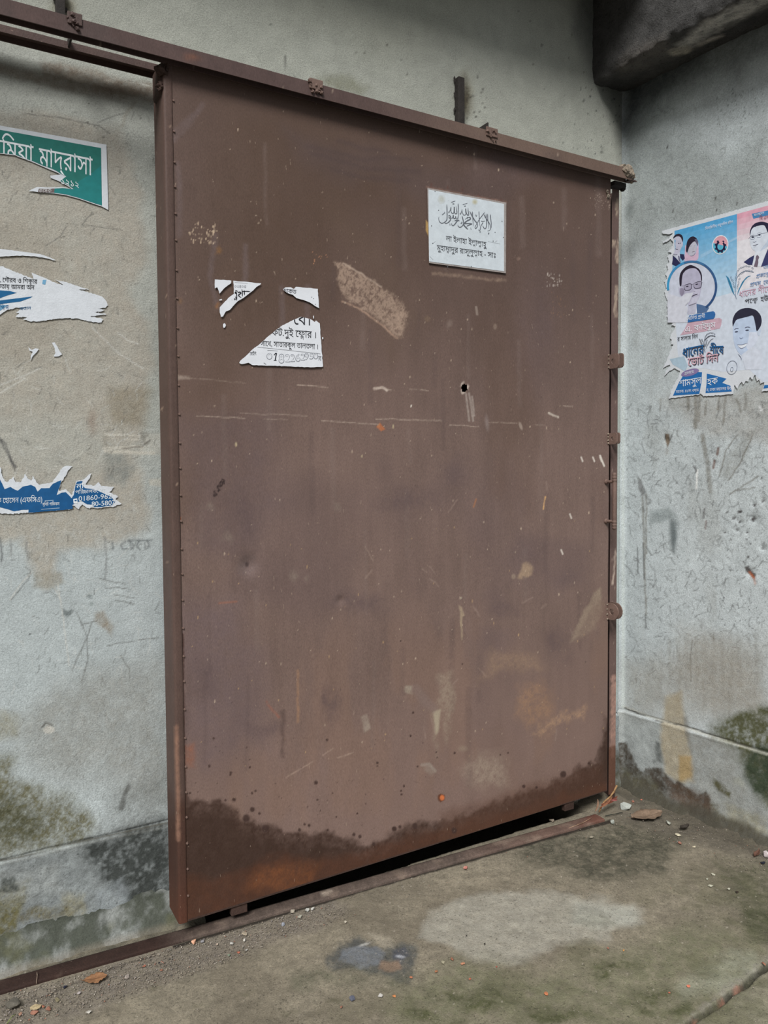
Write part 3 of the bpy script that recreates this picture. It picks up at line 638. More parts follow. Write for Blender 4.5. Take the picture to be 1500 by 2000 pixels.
# slow drift of tone: violet-grey at the left and right, warmer and dustier in the middle and below
g.scale(1 + .24 * (g.n(1.6, 4, 411) - .5) + .18 * (g.n(7, 4, 412, 1.6, .5) - .5) + .16 * (g.n(26, 4, 413, 2.5, .3) - .5))
g.scale(1 + .12 * (np.random.RandomState(9).rand(len(U)) - .5))
g.mix(.55 * sstep(g.n(1.7, 4, 414), .48, .68), (102, 85, 82))
g.mix(.55 * sstep(g.n(2.1, 4, 415, 1.2, .6), .5, .7), (100, 80, 70))
g.mix(.75 * sstep(V, 1.5, 2.4), (86, 69, 62))  # darker towards the gate top: light falloff put into the colour
g.poly([(430, 180), (700, 240), (860, 320), (800, 420), (700, 470), (640, 620), (420, 760), (400, 500)], (84, 66, 55), .65, 90, 50, 3, .15, 20, 416)
g.poly([(640, 400), (760, 480), (820, 600), (760, 700), (700, 500)], (98, 80, 68), .5, 50, 30, 5, .2, 24, 417)
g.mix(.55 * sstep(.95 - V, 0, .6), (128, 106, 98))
g.mix(.5 * sstep(g.n(4, 5, 418, 1.5, .6), .5, .68) * sstep(1.2 - V, 0, .5), (126, 102, 90))
g.poly([(340, 1180), (470, 1160), (500, 1300), (520, 1450), (400, 1500), (365, 1420)], (106, 90, 90), .6, 40, 36, 6, .3, 30, 419)
g.poly([(350, 800), (520, 820), (560, 980), (480, 1120), (370, 1060)], (102, 86, 85), .55, 40, 36, 6, .25, 30, 420)
for cx, cy, rx, ry in [(1020, 1080, 60, 60), (960, 1250, 60, 40), (1100, 1130, 46, 40), (890, 920, 50, 40), (1050, 640, 60, 200), (1000, 330, 120, 60)]:
    g.blob(cx, cy, rx, ry, (99, 83, 82), .5, 0, 1, 16, 8, .3, 30, cx)
g.poly([(560, 260), (760, 300), (1000, 360), (980, 420), (800, 380), (600, 330)], (86, 72, 70), .5, 30, 24, 5)
for pts in [[(600, 285), (700, 310), (800, 312)], [(610, 300), (720, 330), (820, 335)], [(660, 275), (760, 300)], [(650, 330), (720, 350), (800, 352)]]: g.line(pts, 5, (78, 64, 62), .45, 6, 6, 12)
for pts in [[(330, 265), (350, 250), (375, 225)], [(340, 275), (370, 240), (395, 205)], [(345, 320), (352, 360), (350, 460)], [(420, 460), (410, 540), (425, 600)], [(600, 560), (602, 640)], [(480, 480), (478, 545)], [(550, 560), (552, 690)]]:
    g.line(pts, 7, (112, 98, 98), .35, 6, 3, 20, .4, 40)
# vertical wipe marks
for k in range(46):
    rr = random.Random(900 + k); x = rr.uniform(360, 1170); y = rr.uniform(200, 1400); L = rr.uniform(40, 190)
    g.line([(x, y), (x + rr.uniform(-4, 4), y + L)], rr.uniform(3, 9), (122, 106, 100) if k % 2 else (84, 70, 68), .22, 5, 3, 20, .4, 40, k)
# bare scrape and chalky smears
sc = [(655, 510), (672, 514), (700, 532), (745, 560), (780, 586), (793, 612), (790, 640), (782, 660), (768, 652), (740, 624), (700, 598), (672, 582), (664, 562)]
g.poly(sc, (112, 92, 82), .6, 3, 3, 30, .3, 60, 421)
g.poly([(745, 575), (793, 612), (790, 640), (782, 660), (768, 652), (735, 615)], (162, 140, 124), .4, 8, 8, 60, 1.6, 110, 429)
g.poly(sc, (158, 136, 120), .5, 4, 8, 60, 2.2, 130, 422)
g.line([(672, 514), (700, 532), (745, 560)], 2, (176, 156, 140), .6, 2, 2, 60, .5); g.line([(668, 588), (700, 602), (740, 630), (775, 660)], 2.5, (164, 136, 118), .7, 2, 2, 60, .4)
g.poly([(1172, 1148), (1176, 1168), (1150, 1196), (1130, 1240), (1114, 1256), (1118, 1240), (1140, 1196), (1160, 1160)], (150, 134, 117), .6, 3, 4, 40, .8, 80, 423)
g.poly([(1172, 1148), (1180, 1190), (1160, 1230), (1114, 1256), (1140, 1196)], (134, 116, 102), .6, 6, 5, 40, .4, 70, 424)
g.poly([(1010, 1130), (1022, 1102), (1034, 1100), (1042, 1108), (1036, 1124), (1020, 1130)], (150, 128, 108), .8, 4, 4, 40, .5, 70, 425); g.blob(1003, 1126, 6, 7, (150, 132, 116), .6)
g.poly([(897, 1183), (902, 1186), (907, 1202), (903, 1205), (903, 1250), (901, 1250)], (160, 142, 120), .75, 1.5, 1.5, 40, .3); g.blob(900, 1168, 3.2, 3.2, (166, 154, 136), .8)
g.poly([(852, 1320), (884, 1310), (890, 1350), (884, 1400), (870, 1455), (864, 1400), (858, 1380), (852, 1440), (852, 1480), (848, 1440), (846, 1400), (860, 1360)], (146, 130, 115), .5, 7, 7, 30, .9, 80, 426)
g.poly([(846, 1390), (860, 1384), (856, 1430), (850, 1435)], (162, 150, 130), .8, 3, 2, 40)
g.poly([(790, 1340), (806, 1340), (806, 1356), (792, 1354)], (148, 136, 122), .7, 3, 3, 40, .5); g.line([(812, 1345), (830, 1370), (845, 1382)], 14, (124, 106, 100), .6, 8)
g.blob(838, 1502, 16, 12, (140, 126, 116), .6, 30, .7, 4, 40, .4, 70); g.line([(824, 1494), (838, 1492), (850, 1506)], 4, (148, 136, 126), .6, 3); g.blob(904, 1462, 15, 9, (144, 128, 112), .5, 0, .9)
g.poly([(705, 1400), (716, 1395), (724, 1422), (712, 1430)], (146, 132, 120), .7, 3, 2, 40, .5)
g.poly([(1040, 1430), (1090, 1395), (1145, 1385), (1140, 1400), (1090, 1412), (1060, 1440)], (160, 130, 106), .5, 9, 12, 30, 1.3, 100, 427)
g.poly([(1020, 1340), (1060, 1330), (1080, 1390), (1030, 1420), (1010, 1400)], (150, 118, 94), .45, 16, 14, 20, .8, 80, 428)
g.poly([(930, 1470), (980, 1480), (990, 1530), (930, 1540), (910, 1500)], (150, 134, 120), .5, 20, 14, 20, .8, 80, 429)
g.poly([(960, 1270), (1050, 1280), (1060, 1310), (990, 1310), (940, 1320), (935, 1340)], (140, 116, 98), .45, 14, 12, 20, .8, 80, 430)
for pts in [[(910, 770), (914, 800), (916, 822)], [(916, 768), (921, 800), (924, 822)], [(922, 775), (926, 812)]]: g.line(pts, 2.4, (164, 152, 144), .6, 2, 1, 40, .3)
g.blob(951, 826, 6, 24, (138, 124, 120), .6, -6, .9); g.blob(1017, 832, 4, 11, (164, 148, 136), .7, -20)
g.line([(1072, 807), (1090, 815)], 3.5, (184, 172, 160), .8, 1.5, 1, 60, .4); g.blob(803, 793, 2, 4, (206, 196, 184), .9, 20)
# long horizontal scratches
for pts, a in [([(385, 812), (480, 817)], .7), ([(470, 807), (600, 812)], .6), ([(515, 818), (560, 820)], .5), ([(628, 822), (740, 828)], .8), ([(735, 818), (862, 822)], .8), ([(878, 830), (935, 833)], .7),
               ([(955, 825), (1010, 827)], .5), ([(1045, 829), (1066, 831)], .5), ([(580, 752), (640, 756)], .85), ([(730, 757), (765, 762)], .7), ([(800, 761), (836, 763)], .8), ([(1100, 792), (1120, 793)], .7), ([(352, 737), (360, 739)], .6), ([(365, 738), (480, 748)], .35)]:
    g.line(pts, 1.3, (176, 158, 144), a * .55, 1.3, 2.0, 30, 1.1, 90)
g.poly([(345, 733), (368, 735), (370, 742), (345, 742)], (164, 148, 136), .6, 3, 3, 40, .6); g.line([(732, 759), (748, 757), (756, 762)], 4, (188, 172, 160), .7, 2, 2, 60, .5)
# flecks, rust spots and orange primer chips
for x, y, a, b2 in [(461, 868, 3.4, 6), (707, 891, 2, 4), (768, 833, 2, 6), (740, 832, 4, 5)]: g.blob(x, y, a, b2, (172, 156, 128), .9)
g.poly([(735, 834), (742, 826), (752, 838), (744, 842)], (172, 106, 70), .9, 1.5, 1, 60)
g.poly([(360, 1455), (378, 1452), (380, 1500), (362, 1498)], (142, 88, 64), .4, 7, 5, 40, .6, 80); g.blob(351, 1014, 3, 6, (170, 96, 60), .8); g.line([(428, 1178), (462, 1175)], 2.5, (150, 96, 76), .5, 2)
g.blob(428, 488, 10, 12, (140, 100, 58), .55, 0, 1, 6, 40, .8, 90); g.blob(424, 597, 8, 9, (140, 98, 60), .6, 0, 1, 5, 40, .8, 90); g.blob(352, 588, 7, 9, (128, 96, 64), .4, 0, 1)
g.spots(60, (368, 436, 424, 476), .8, 2.2, (206, 182, 156), .8, 431, 2.0); g.spots(22, (606, 492, 640, 520), .7, 1.6, (180, 130, 100), .8, 432)
g.spots(34, (1065, 535, 1100, 560), .7, 1.6, (190, 178, 168), .7, 433, 2.5); g.spots(20, (1075, 570, 1105, 630), .7, 1.5, (130, 100, 78), .8, 434, 2.5)
g.line([(1065, 970), (1061, 995)], 2, (196, 156, 110), .8, 1, 1, 60, .6); g.line([(930, 975), (925, 990)], 2.6, (150, 106, 80), .8)
g.spots(240, (345, 180, 1180, 1450), .7, 1.9, (186, 166, 146), .85, 435, 1.7); g.spots(60, (345, 1000, 1180, 1500), .7, 1.8, (176, 146, 110), .85, 436, 2.2); g.spots(70, (345, 180, 1180, 1400), .8, 2, (66, 54, 52), .8, 437)
for x, y in [(1172, 893), (1158, 893), (1135, 893), (1096, 1074), (1113, 1004)]: g.line([(x, y), (x + 3, y + 8)], 2.6, (206, 196, 186), .8, 1)
g.line([(1172, 890), (1180, 910)], 3, (212, 204, 194), .85, 1)
g.spots(50, (1160, 372, 1192, 410), .8, 2, (156, 138, 126), .8, 438)
for x, y in [(842, 362), (875, 366), (902, 370), (935, 385), (978, 392)]: g.blob(x, y, 4, 9, (92, 64, 58), .5, 0, .9, 2, 60, .7, 100)
g.line([(834, 366), (988, 396)], 3, (150, 118, 104), .4, 3, 2, 50, .8); g.line([(846, 534), (985, 548)], 4, (150, 128, 112), .4, 4, 3, 50, .8)
g.poly([(832, 430), (837, 436), (837, 462), (832, 450)], (196, 160, 100), .8, 1)
g.blob(1013, 505, 6, 6, (140, 116, 104), .5, 0, .9, 3, 50, .5); g.blob(835, 623, 8, 8, (120, 100, 84), .5); g.blob(967, 638, 5, 8, (136, 118, 106), .6)
g.blob(878, 632, 10, 14, (124, 108, 100), .6, 0, 1, 4, 40, .5); g.line([(930, 600), (932, 614)], 4, (150, 136, 126), .6)
for x, y, q in [(660, 990, 12), (410, 990, 12), (575, 1125, 16), (600, 1130, 8), (445, 1050, 16)]: g.blob(x, y, q, q * 1.2, (132, 118, 108), .5, 0, 1, 6, 40, .6, 70, int(x))
g.blob(486, 1108, 30, 34, (120, 108, 108), .35, 0, 1, 8, 30, .8, 80); g.blob(484, 1103, 5, 7, (60, 48, 48), .7)
for k in range(16):
    rr = random.Random(1300 + k); x = rr.uniform(640, 1150); y = rr.uniform(860, 1500); g.line([(x, y), (x + rr.uniform(-26, 26), y + rr.uniform(6, 30))], 1.8, (142, 122, 112), .45, 1.5, 2, 40, .5, 70, k)
# the water line along the bottom and its splashes
wet = [(340, 1546), (364, 1548), (375, 1566), (392, 1562), (400, 1558), (410, 1566), (425, 1564), (445, 1570), (462, 1585), (470, 1600), (490, 1602), (505, 1612), (530, 1612), (552, 1625), (580, 1624), (600, 1628), (640, 1624), (660, 1634), (690, 1644),
       (720, 1654), (742, 1640), (760, 1630), (775, 1622), (802, 1608), (830, 1604), (845, 1606), (880, 1600), (910, 1588), (950, 1572), (1000, 1556), (1060, 1536), (1100, 1520), (1130, 1500), (1150, 1492), (1166, 1490), (1172, 1460), (1180, 1410), (1184, 1400), (1192, 1400), (1196, 1900), (340, 1900)]
g.poly(wet, (62, 45, 38), .85, 8, 12, 32, .22, 60, 441); g.poly([(x, y + 26) for x, y in wet], (60, 44, 37), .75, 12, 10, 20, .1, 60, 445)
g.poly([(345, 1712), (420, 1712), (500, 1690), (560, 1668), (620, 1680), (740, 1650), (1000, 1580), (1200, 1520), (1200, 1600), (800, 1720), (345, 1840)], (92, 58, 42), .42, 12, 14, 14, .3, 40, 442)
g.poly([(500, 1700), (560, 1685), (620, 1692), (600, 1730), (480, 1745)], (116, 72, 46), .5, 14, 12, 16, .6, 60, 443)
g.poly([(860, 1585), (1180, 1490), (1190, 1560), (860, 1660)], (86, 60, 48), .4, 12, 10, 14)
for x, y, q in [(409, 1496, 3.4), (451, 1509, 3), (488, 1499, 3), (450, 1513, 2.4), (457, 1562, 4.6), (617, 1529, 5), (639, 1445, 3), (737, 1490, 3), (737, 1496, 2), (492, 1549, 3), (499, 1545, 3), (481, 1598, 9), (493, 1581, 6), (507, 1589, 3), (518, 1618, 9), (604, 1612, 4), (585, 1621, 4),
                (620, 1562, 2.6), (626, 1583, 2), (698, 1589, 2.6), (657, 1595, 2.4), (595, 1610, 3), (640, 1621, 3), (691, 1630, 4), (703, 1634, 4), (730, 1648, 4), (770, 1619, 6), (789, 1535, 2.4), (784, 1552, 2.6), (802, 1437, 2.4), (807, 1392, 3), (802, 1438, 2), (888, 1471, 3), (854, 1480, 2),
                (816, 1497, 2), (789, 1536, 2.6), (783, 1545, 2.4), (781, 1615, 4), (810, 1613, 7), (770, 1618, 5), (440, 1563, 3), (371, 1549, 3), (417, 1442, 3), (903, 1297, 2), (782, 1252, 2), (977, 1474, 2), (992, 1470, 2), (1023, 1536, 4), (1048, 1538, 3.4), (1100, 1512, 8), (887, 1622, 7), (1150, 1491, 3)]:
    g.blob(x, y, q, q * 1.05, (62, 46, 42), .9, 0, .45, .8, 60)
g.spots(110, (380, 1440, 860, 1660), .8, 2.4, (62, 46, 42), .9, 444)
g.poly([(855, 1554), (860, 1550), (869, 1553), (868, 1563), (860, 1567), (855, 1562)], (92, 56, 40), .95, 1.5); g.blob(863.5, 1558, 5.5, 6.5, (196, 110, 66), .95, 0, .4)
g.poly([(548, 1390), (556, 1386), (556, 1480), (548, 1480)], (78, 62, 58), .5, 5, 4, 30, .6)
g.line([(582, 1310), (582, 1410)], 3, (150, 116, 92), .5, 3, 2, 30, .7); g.line([(520, 1370), (530, 1385), (545, 1400)], 3, (148, 92, 74), .4, 3, 3, 30, .6)
for pts in [[(630, 1475), (650, 1462)], [(560, 1518), (610, 1488)], [(660, 1480), (690, 1470)]]: g.line(pts, 2, (160, 138, 124), .5, 1.5, 1, 40, .4)
g.line([(357, 1240), (358, 1400), (360, 1470), (362, 1560)], 4, (66, 44, 38), .75, 2, 2, 30, .4, 50)
g.blob(400, 1330, 40, 60, (92, 77, 77), .5, 0, 1, 22, 9, .6, 40, 700)
g.blob(520, 1420, 60, 30, (92, 77, 77), .5, 0, 1, 22, 9, .6, 40, 701)
g.blob(700, 1180, 90, 40, (92, 77, 77), .5, 0, 1, 22, 9, .6, 40, 702)
g.blob(640, 1380, 30, 70, (92, 77, 77), .5, 0, 1, 22, 9, .6, 40, 703)
g.blob(980, 1180, 40, 40, (92, 77, 77), .5, 0, 1, 22, 9, .6, 40, 704)
g.blob(800, 980, 100, 40, (92, 77, 77), .5, 0, 1, 22, 9, .6, 40, 705)
g.blob(480, 1000, 40, 80, (92, 77, 77), .5, 0, 1, 22, 9, .6, 40, 706)
g.blob(1090, 1260, 40, 60, (92, 77, 77), .5, 0, 1, 22, 9, .6, 40, 707)
# marker scribble
q = lambda L: [(400 + x / 25., 915 + y / 25.) for x, y in L]
for L in [[(850, 530), (960, 590)], [(900, 640), (950, 680), (935, 740)], [(790, 635), (860, 700), (840, 830), (760, 890), (690, 870), (650, 820)], [(790, 635), (730, 720), (760, 820)], [(610, 880), (640, 970), (730, 1060), (640, 1090), (660, 1140)],
          [(480, 1110), (440, 1160)], [(440, 1270), (450, 1360)], [(520, 1210), (590, 1270), (510, 1340)]]: g.line(q(L), 2.3, (44, 34, 34), .9, 1.2)
# the hole
ang = np.arctan2(g.py - 757, g.px - 907)
hr = np.hypot((g.px - 907) / 6.8, (g.py - 757.5) / 9.3) * (1 + .08 * np.sin(5 * ang + 1) + .05 * np.sin(9 * ang))
g.mix((1 - sstep(hr, 1.15, 1.5)) * (.45 + .5 * np.sin(3 * ang + 2)), (178, 164, 154))
nu, nv = len(us), len(vs_)
H = hr.reshape(nu, nv)
keep = ~((H[:-1, :-1] < 1) & (H[1:, :-1] < 1) & (H[1:, 1:] < 1) & (H[:-1, 1:] < 1))
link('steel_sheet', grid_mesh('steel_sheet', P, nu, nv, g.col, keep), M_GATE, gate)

# angle-iron stile on the left edge, with its rivets
def painted_strip(name, P, nu, nv, base, paint, mat, parent, smooth=True):
    p = Paint(P, P[:, 0] + P[:, 1], P[:, 2], base); paint(p)
    return link(name, grid_mesh(name, P, nu, nv, p.col, None, smooth), mat, parent)
zz = axis((0, 1, .0028))
prof = np.array([(.620, -.052), (.620, -.08), (.620, -.11), (.620, -.14), (.620, -.166), (.6225, -.1722), (.628, -.1735), (.634, -.1735), (.640, -.1735), (.646, -.1733), (.649, -.171), (.6495, -.166)])
pu, tz = np.meshgrid(np.arange(len(prof)), zz, indexing='ij')
pp = prof[pu.ravel()]; z0_ = zb(.62) - .004
P = np.stack([pp[:, 0], pp[:, 1], z0_ + tz.ravel() * (2.80 - z0_)], 1)
def stile_paint(p):
    p.scale(1 + .25 * (p.n(3, 4, 451, 8, 1) - .5) + .2 * (p.n(30, 3, 452) - .5))
    lowz = sstep(.52 - P[:, 2] + .1 * (p.n(8, 3, 453) - .5), 0, .10); p.mix(.85 * lowz, (72, 50, 42))
    p.mix(.5 * sstep(.28 - P[:, 2], 0, .25), (96, 56, 40))
    p.line([(345, 1420), (347, 1540), (348, 1640)], 6, (136, 104, 88), .7, 4, 2, 40, .4, 60)
    p.spots(60, (296, 200, 352, 1500), .8, 2, (150, 128, 112), .8, 454)
painted_strip('edge_stile', P, len(prof), len(zz), (85, 68, 62), stile_paint, M_GATE, gate)
rv = [(331.7, 195), (332.4, 255), (333, 315), (334, 363), (336, 416), (336.7, 468), (339, 527), (340, 582), (341, 640), (341.7, 695), (345, 752), (346, 809), (348, 865), (350, 914), (351, 967), (352.7, 1018), (353.7, 1072), (354, 1121), (354.7, 1172), (355.7, 1227),
      (356.7, 1282), (357.7, 1331), (357.5, 1386), (359, 1442), (360, 1498), (361, 1548), (361.7, 1597), (362.4, 1648), (363, 1698), (365, 1750)]
rivet0 = None
for i, q_ in enumerate(rv):
    c = on_y(q_, -.171)[0]; c[0] = max(c[0], .6515)
    if rivet0 is None:
        rivet0 = MB().tube((0, .004, 0), (0, -.0028, 0), .0046, .003, 10).build('rivet', M_STEEL_L, gate)
        o = rivet0
    else:
        o = rivet0.copy(); C.objects.link(o)
    o.location = (c[0], c[1] - .0005, c[2])
# seam line beside the rivets, folded right and bottom returns, back frame
mb = MB(); mb.box(2.5385, 2.5415, -.1695, -.06, zb(2.54), 2.82)
mb.build('edge_return', M_STEEL, gate)
mb = MB()
bm = mb.bm
b0, b1 = zb(.62), zb(2.54)
v8 = [bm.verts.new(c) for c in [(.622, -.171, b0 - .004), (2.54, -.170, b1 - .001), (2.54, -.07, b1 - .001), (.622, -.07, b0 - .004), (.622, -.171, b0 + .002), (2.54, -.170, b1 + .003), (2.54, -.07, b1 + .003), (.622, -.07, b0 + .002)]]
for f in [(0, 1, 2, 3), (4, 5, 6, 7), (0, 1, 5, 4), (1, 2, 6, 5), (2, 3, 7, 6), (3, 0, 4, 7)]: bm.faces.new([v8[i] for i in f])
mb.build('base_flange', M_FOOT, gate)
mb = MB(); mb.box(.64, 2.53, -.12, -.08, 2.62, 2.66).box(.64, 2.53, -.12, -.08, .16, .20).box(1.2, 1.24, -.12, -.08, .2, 2.62).box(2.1, 2.14, -.12, -.08, .2, 2.62)
mb.build('stiffener_frame', M_STEEL, gate)
# guide feet seen in the gap
for (xa, xb, ya, yb) in [(452, 483, 1764, 1790), (1103, 1121, 1562, 1585)]:
    A = on_y((xa, yb), -.165)[0]; B = on_y((xb, ya), -.165)[0]
    MB().box(A[0], B[0], -.166, -.145, A[2], zb(A[0]) + .004, .002).build('guide_foot', M_FOOT, gate)
# roller bracket at the top left corner
mb = MB(); mb.box(.609, .640, -.165, -.075, 2.70, 2.795, .012).lump((.616, -.168, 2.765), .017, 3, 3, .4).lump((.614, -.160, 2.72), .014, 4, 3, .4).lump((.628, -.168, 2.778), .013, 5, 3, .5)
mb.build('roller_bracket', M_FOOT, gate)
mb = MB(); c = on_y((1187, 383), -.172)[0]; mb.lump(tuple(c), .010, 8, 2, .5).lump((c[0] - .004, c[1], c[2] + .018), .008, 9, 2, .6)
mb.build('weld_lump', M_MORTAR, gate)

# padlock lugs: a plate on the gate and its twin on the post
def lug(px_base, ytop, ybot, px_tip, X, parent, name, yback, mat, rnd):
    tip = on_x((px_tip, (ytop + ybot) / 2), X)[0]
    zt = on_x((px_base + 8, ytop), X)[0][2]; zb_ = on_x((px_base + 8, ybot), X)[0][2]
    h = (zt - zb_) / 2; zc = (zt + zb_) / 2; yt = tip[1]
    out = []; R = h if rnd else h * .45
    for k in range(9):
        a = math.pi / 2 - math.pi / 2 * k / 8; out.append((yt + R - R * math.cos(a), zc + h - R + R * math.sin(a)))
    out += [(y, 2 * zc - z) for y, z in reversed(out)]
    out = [(yback, zc + h)] + out + [(yback, zc - h)]
    hy, hr_ = yt + h * 1.02, h * .36
    hole = [(hy + hr_ * math.cos(2 * math.pi * k / 16), zc + hr_ * math.sin(2 * math.pi * k / 16)) for k in range(16)]
    tri = tessellate_polygon([[Vector((0, y, z)) for y, z in out], [Vector((0, y, z)) for y, z in hole[::-1]]])
    pts = out + hole[::-1]; bm = bmesh.new(); t = .0055
    fa = [bm.verts.new((X - t / 2, y, z)) for y, z in pts]; fb = [bm.verts.new((X + t / 2, y, z)) for y, z in pts]
    for a, b, c in tri: bm.faces.new((fa[a], fa[b], fa[c])); bm.faces.new((fb[c], fb[b], fb[a]))
    n = len(out)
    for rng in [range(n), range(n, n + 16)]:
        L = list(rng)
        for i, j in zip(L, L[1:] + L[:1]): bm.faces.new((fa[i], fa[j], fb[j], fb[i]))
    bmesh.ops.recalc_face_normals(bm, faces=bm.faces[:])
    me = bpy.data.meshes.new(name); bm.to_mesh(me); bm.free()
    return link(name, me, mat, parent)
post = thing('gate_post', 'narrow brown steel post with pale paint chips, right of the gate', 'post', (2.60, -.07, 0))
for base, yt, yb, tip, ptip, rnd in [(1187, 692, 720, 1209, 1218, False), (1184, 846, 868, 1205.5, 1211, False), (1183, 1178, 1210, 1208, 1215.5, True)]:
    lg = lug(base, yt, yb, tip, 2.538, gate, 'padlock_lug', -.165, M_STEEL_L, rnd)
    mbw = MB(); c = on_x((base + 1, yt + 2), 2.536)[0]; c2 = on_x((base + 1, yb - 2), 2.536)[0]
    for k in range(4): mbw.lump((2.534, -.171, c2[2] + (c[2] - c2[2]) * k / 3), .005, 20 + k, 1, .5)
    wl = mbw.build('weld_bead', M_MORTAR, lg)
    lug(base + 12, yt - 1, yb - 1, ptip, 2.585, post, 'padlock_lug', -.138, M_STEEL_L, rnd)
# pull handle with two stand-offs
hx = 2.524
hd = None
mb = MB(); ends = on_x((1200, 923), hx)[0], on_x((1200, 1035), hx)[0]
ty = on_x((1200, 980), hx)[0][1]; z1_, z0_ = ends[0][2], ends[1][2]; R = .0088; L = z1_ - z0_
prof = [(0, .004), (.004, .0085), (.012, .0095), (.016, .0075), (.018, .0098), (.026, .0098), (.028, .0076), (.030, .0098), (.038, .0098), (.040, .0078), (.044, R)]
prof = prof + [(L - z, r_) for z, r_ in reversed(prof)]
mb.lathe((hx, ty, z0_), prof, 16)
hd = mb.build('pull_handle', M_STEEL_L, gate, smooth=True)
for y_ in (941, 1018):
    z_ = on_x((1187, y_), hx)[0][2]
    MB().tube((hx, -.165, z_), (hx, ty, z_), .0068).tube((hx, -.172, z_), (hx, -.180, z_), .012, .009).build('stand_off', M_STEEL_L, hd, smooth=False)

# ---- closing post
PX1 = on_y((1205.8, 900), -.14)[0][0]
xs_ = axis((2.581, PX1, .004)); tz = axis((0, 1, .004))
U, T = [a.ravel() for a in np.meshgrid(xs_, tz, indexing='ij')]
Zs = .055 + T * 2.712
P = np.stack([U, np.full(len(U), -.14), Zs], 1)
def post_paint(p):
    p.scale(1 + .2 * (p.n(5, 4, 461) - .5) + .15 * (p.n(40, 3, 462) - .5))
    for L_ in [[(1206, 392), (1205, 422)], [(1207, 470), (1204, 500), (1206, 512)], [(1204, 560), (1201, 600), (1203, 618)], [(1198, 472), (1198, 482)]]: p.line(L_, 5, (160, 142, 126), .85, 1.5, 3, 60, .8, 90)
    p.line([(1202, 1075), (1198, 1130), (1196, 1140)], 3, (176, 158, 146), .7, 1.5, 2, 60, .6)
    p.poly([(1194, 1320), (1206, 1320), (1206, 1430), (1200, 1480), (1192, 1480)], (160, 128, 116), .75, 3, 4, 60, .7, 90, 463)
    p.mix(.8 * sstep(.29 - P[:, 2] + .25 * (P[:, 0] - 2.6) + .06 * (p.n(20, 3, 464) - .5), 0, .03), (92, 62, 48))
    p.spots(70, (1190, 360, 1210, 1500), .7, 1.8, (160, 142, 128), .8, 465)
painted_strip('face_plate', P, len(xs_), len(tz), (100, 82, 77), post_paint, M_GATE, post)
MB().box(PX1 - .005, PX1 - .0002, -.1395, -.012, .03, 2.765).build('angle_leg', M_STEEL, post)

# ================================================================== OVERHEAD TRACK
track = thing('overhead_track', 'brown steel top track with a lower guide bar, running along the wall over the gate', 'track', (.9, -.2, 2.78))
bz0, bz1, by = 2.785, 2.8305, -.214
xs_ = axis((-1.5, 0, .1), (0, 2.62, .0055)); D_ = .036; prof = np.array([(by + .004, bz0), (by, bz0), (by, bz0 + .012), (by, bz0 + .024), (by, bz0 + .036), (by, bz1), (by + D_, bz1), (by + D_, bz0), (by + D_ - .004, bz0), (by + D_ - .004, bz0 + .02), (by + D_ - .004, bz1 - .004), (by + .004, bz1 - .004), (by + .004, bz0)])
U, T = np.meshgrid(xs_, np.arange(len(prof)), indexing='ij'); U, T = U.ravel(), T.ravel()
P = np.stack([U, prof[T, 0] + .0015 * (fbm(U, U * 0 + 3, 3, 3, 470) - .5), prof[T, 1]], 1)
def beam_paint(p):
    p.scale(1 + .3 * (p.n(6, 4, 471) - .5) + .25 * (p.n(40, 3, 472) - .5))
    p.mix(.65 * sstep(P[:, 0] + .4 * (p.n(7, 4, 473) - .5), 1.15, 2.1), (116, 98, 87)); p.mix(.4 * sstep(p.n(5, 4, 474), .55, .7), (80, 70, 68))
    p.blob(375, 112, 26, 10, (118, 80, 64), .6, 14, 1, 4, 30, .4)
    p.spots(120, (0, 0, 1240, 360), .8, 2.2, (156, 138, 124), .7, 475)
painted_strip('track_beam', P, len(xs_), len(prof), (82, 66, 63), beam_paint, M_GATE, track, False)
mb = MB()
mb.lump((2.592, by - .002, 2.818), .026, 31, 3, .4, (1, .5, .9)).lump((2.622, by + .01, 2.811), .020, 32, 3, .5, (1, .8, 1)).lump((2.634, by + .02, 2.797), .014, 33, 3, .5).lump((2.575, by + .01, 2.834), .014, 34, 2, .5)
mb.build('mortar_lump', M_MORTAR, track)
mb = MB(); vs8 = [(2.615, by, bz0), (2.662, by + .004, bz0 + .001), (2.640, by + .034, bz0 + .001), (2.615, by + .036, bz0), (2.615, by, bz0 + .006), (2.656, by + .006, bz0 + .006), (2.638, by + .032, bz0 + .006), (2.615, by + .036, bz0 + .006)]
vv = [mb.bm.verts.new(c) for c in vs8]
for f in [(0, 1, 2, 3), (4, 5, 6, 7), (0, 1, 5, 4), (1, 2, 6, 5), (2, 3, 7, 6), (3, 0, 4, 7)]: mb.bm.faces.new([vv[i] for i in f])
mb.build('torn_end', M_STEEL, track)
MB().box(-1.5, .634, -.090, -.086, 2.802, 2.823).box(-1.5, .634, -.086, -.036, 2.819, 2.823).box(-1.5, .634, -.040, -.036, 2.802, 2.819).build('guide_bar', M_STEEL, track)
MB().box(2.56, 2.63, -.175, -.13, 2.768, 2.786).lump((2.635, -.15, 2.776), .016, 41, 2, .5).build('end_bracket', M_SOOT, track)
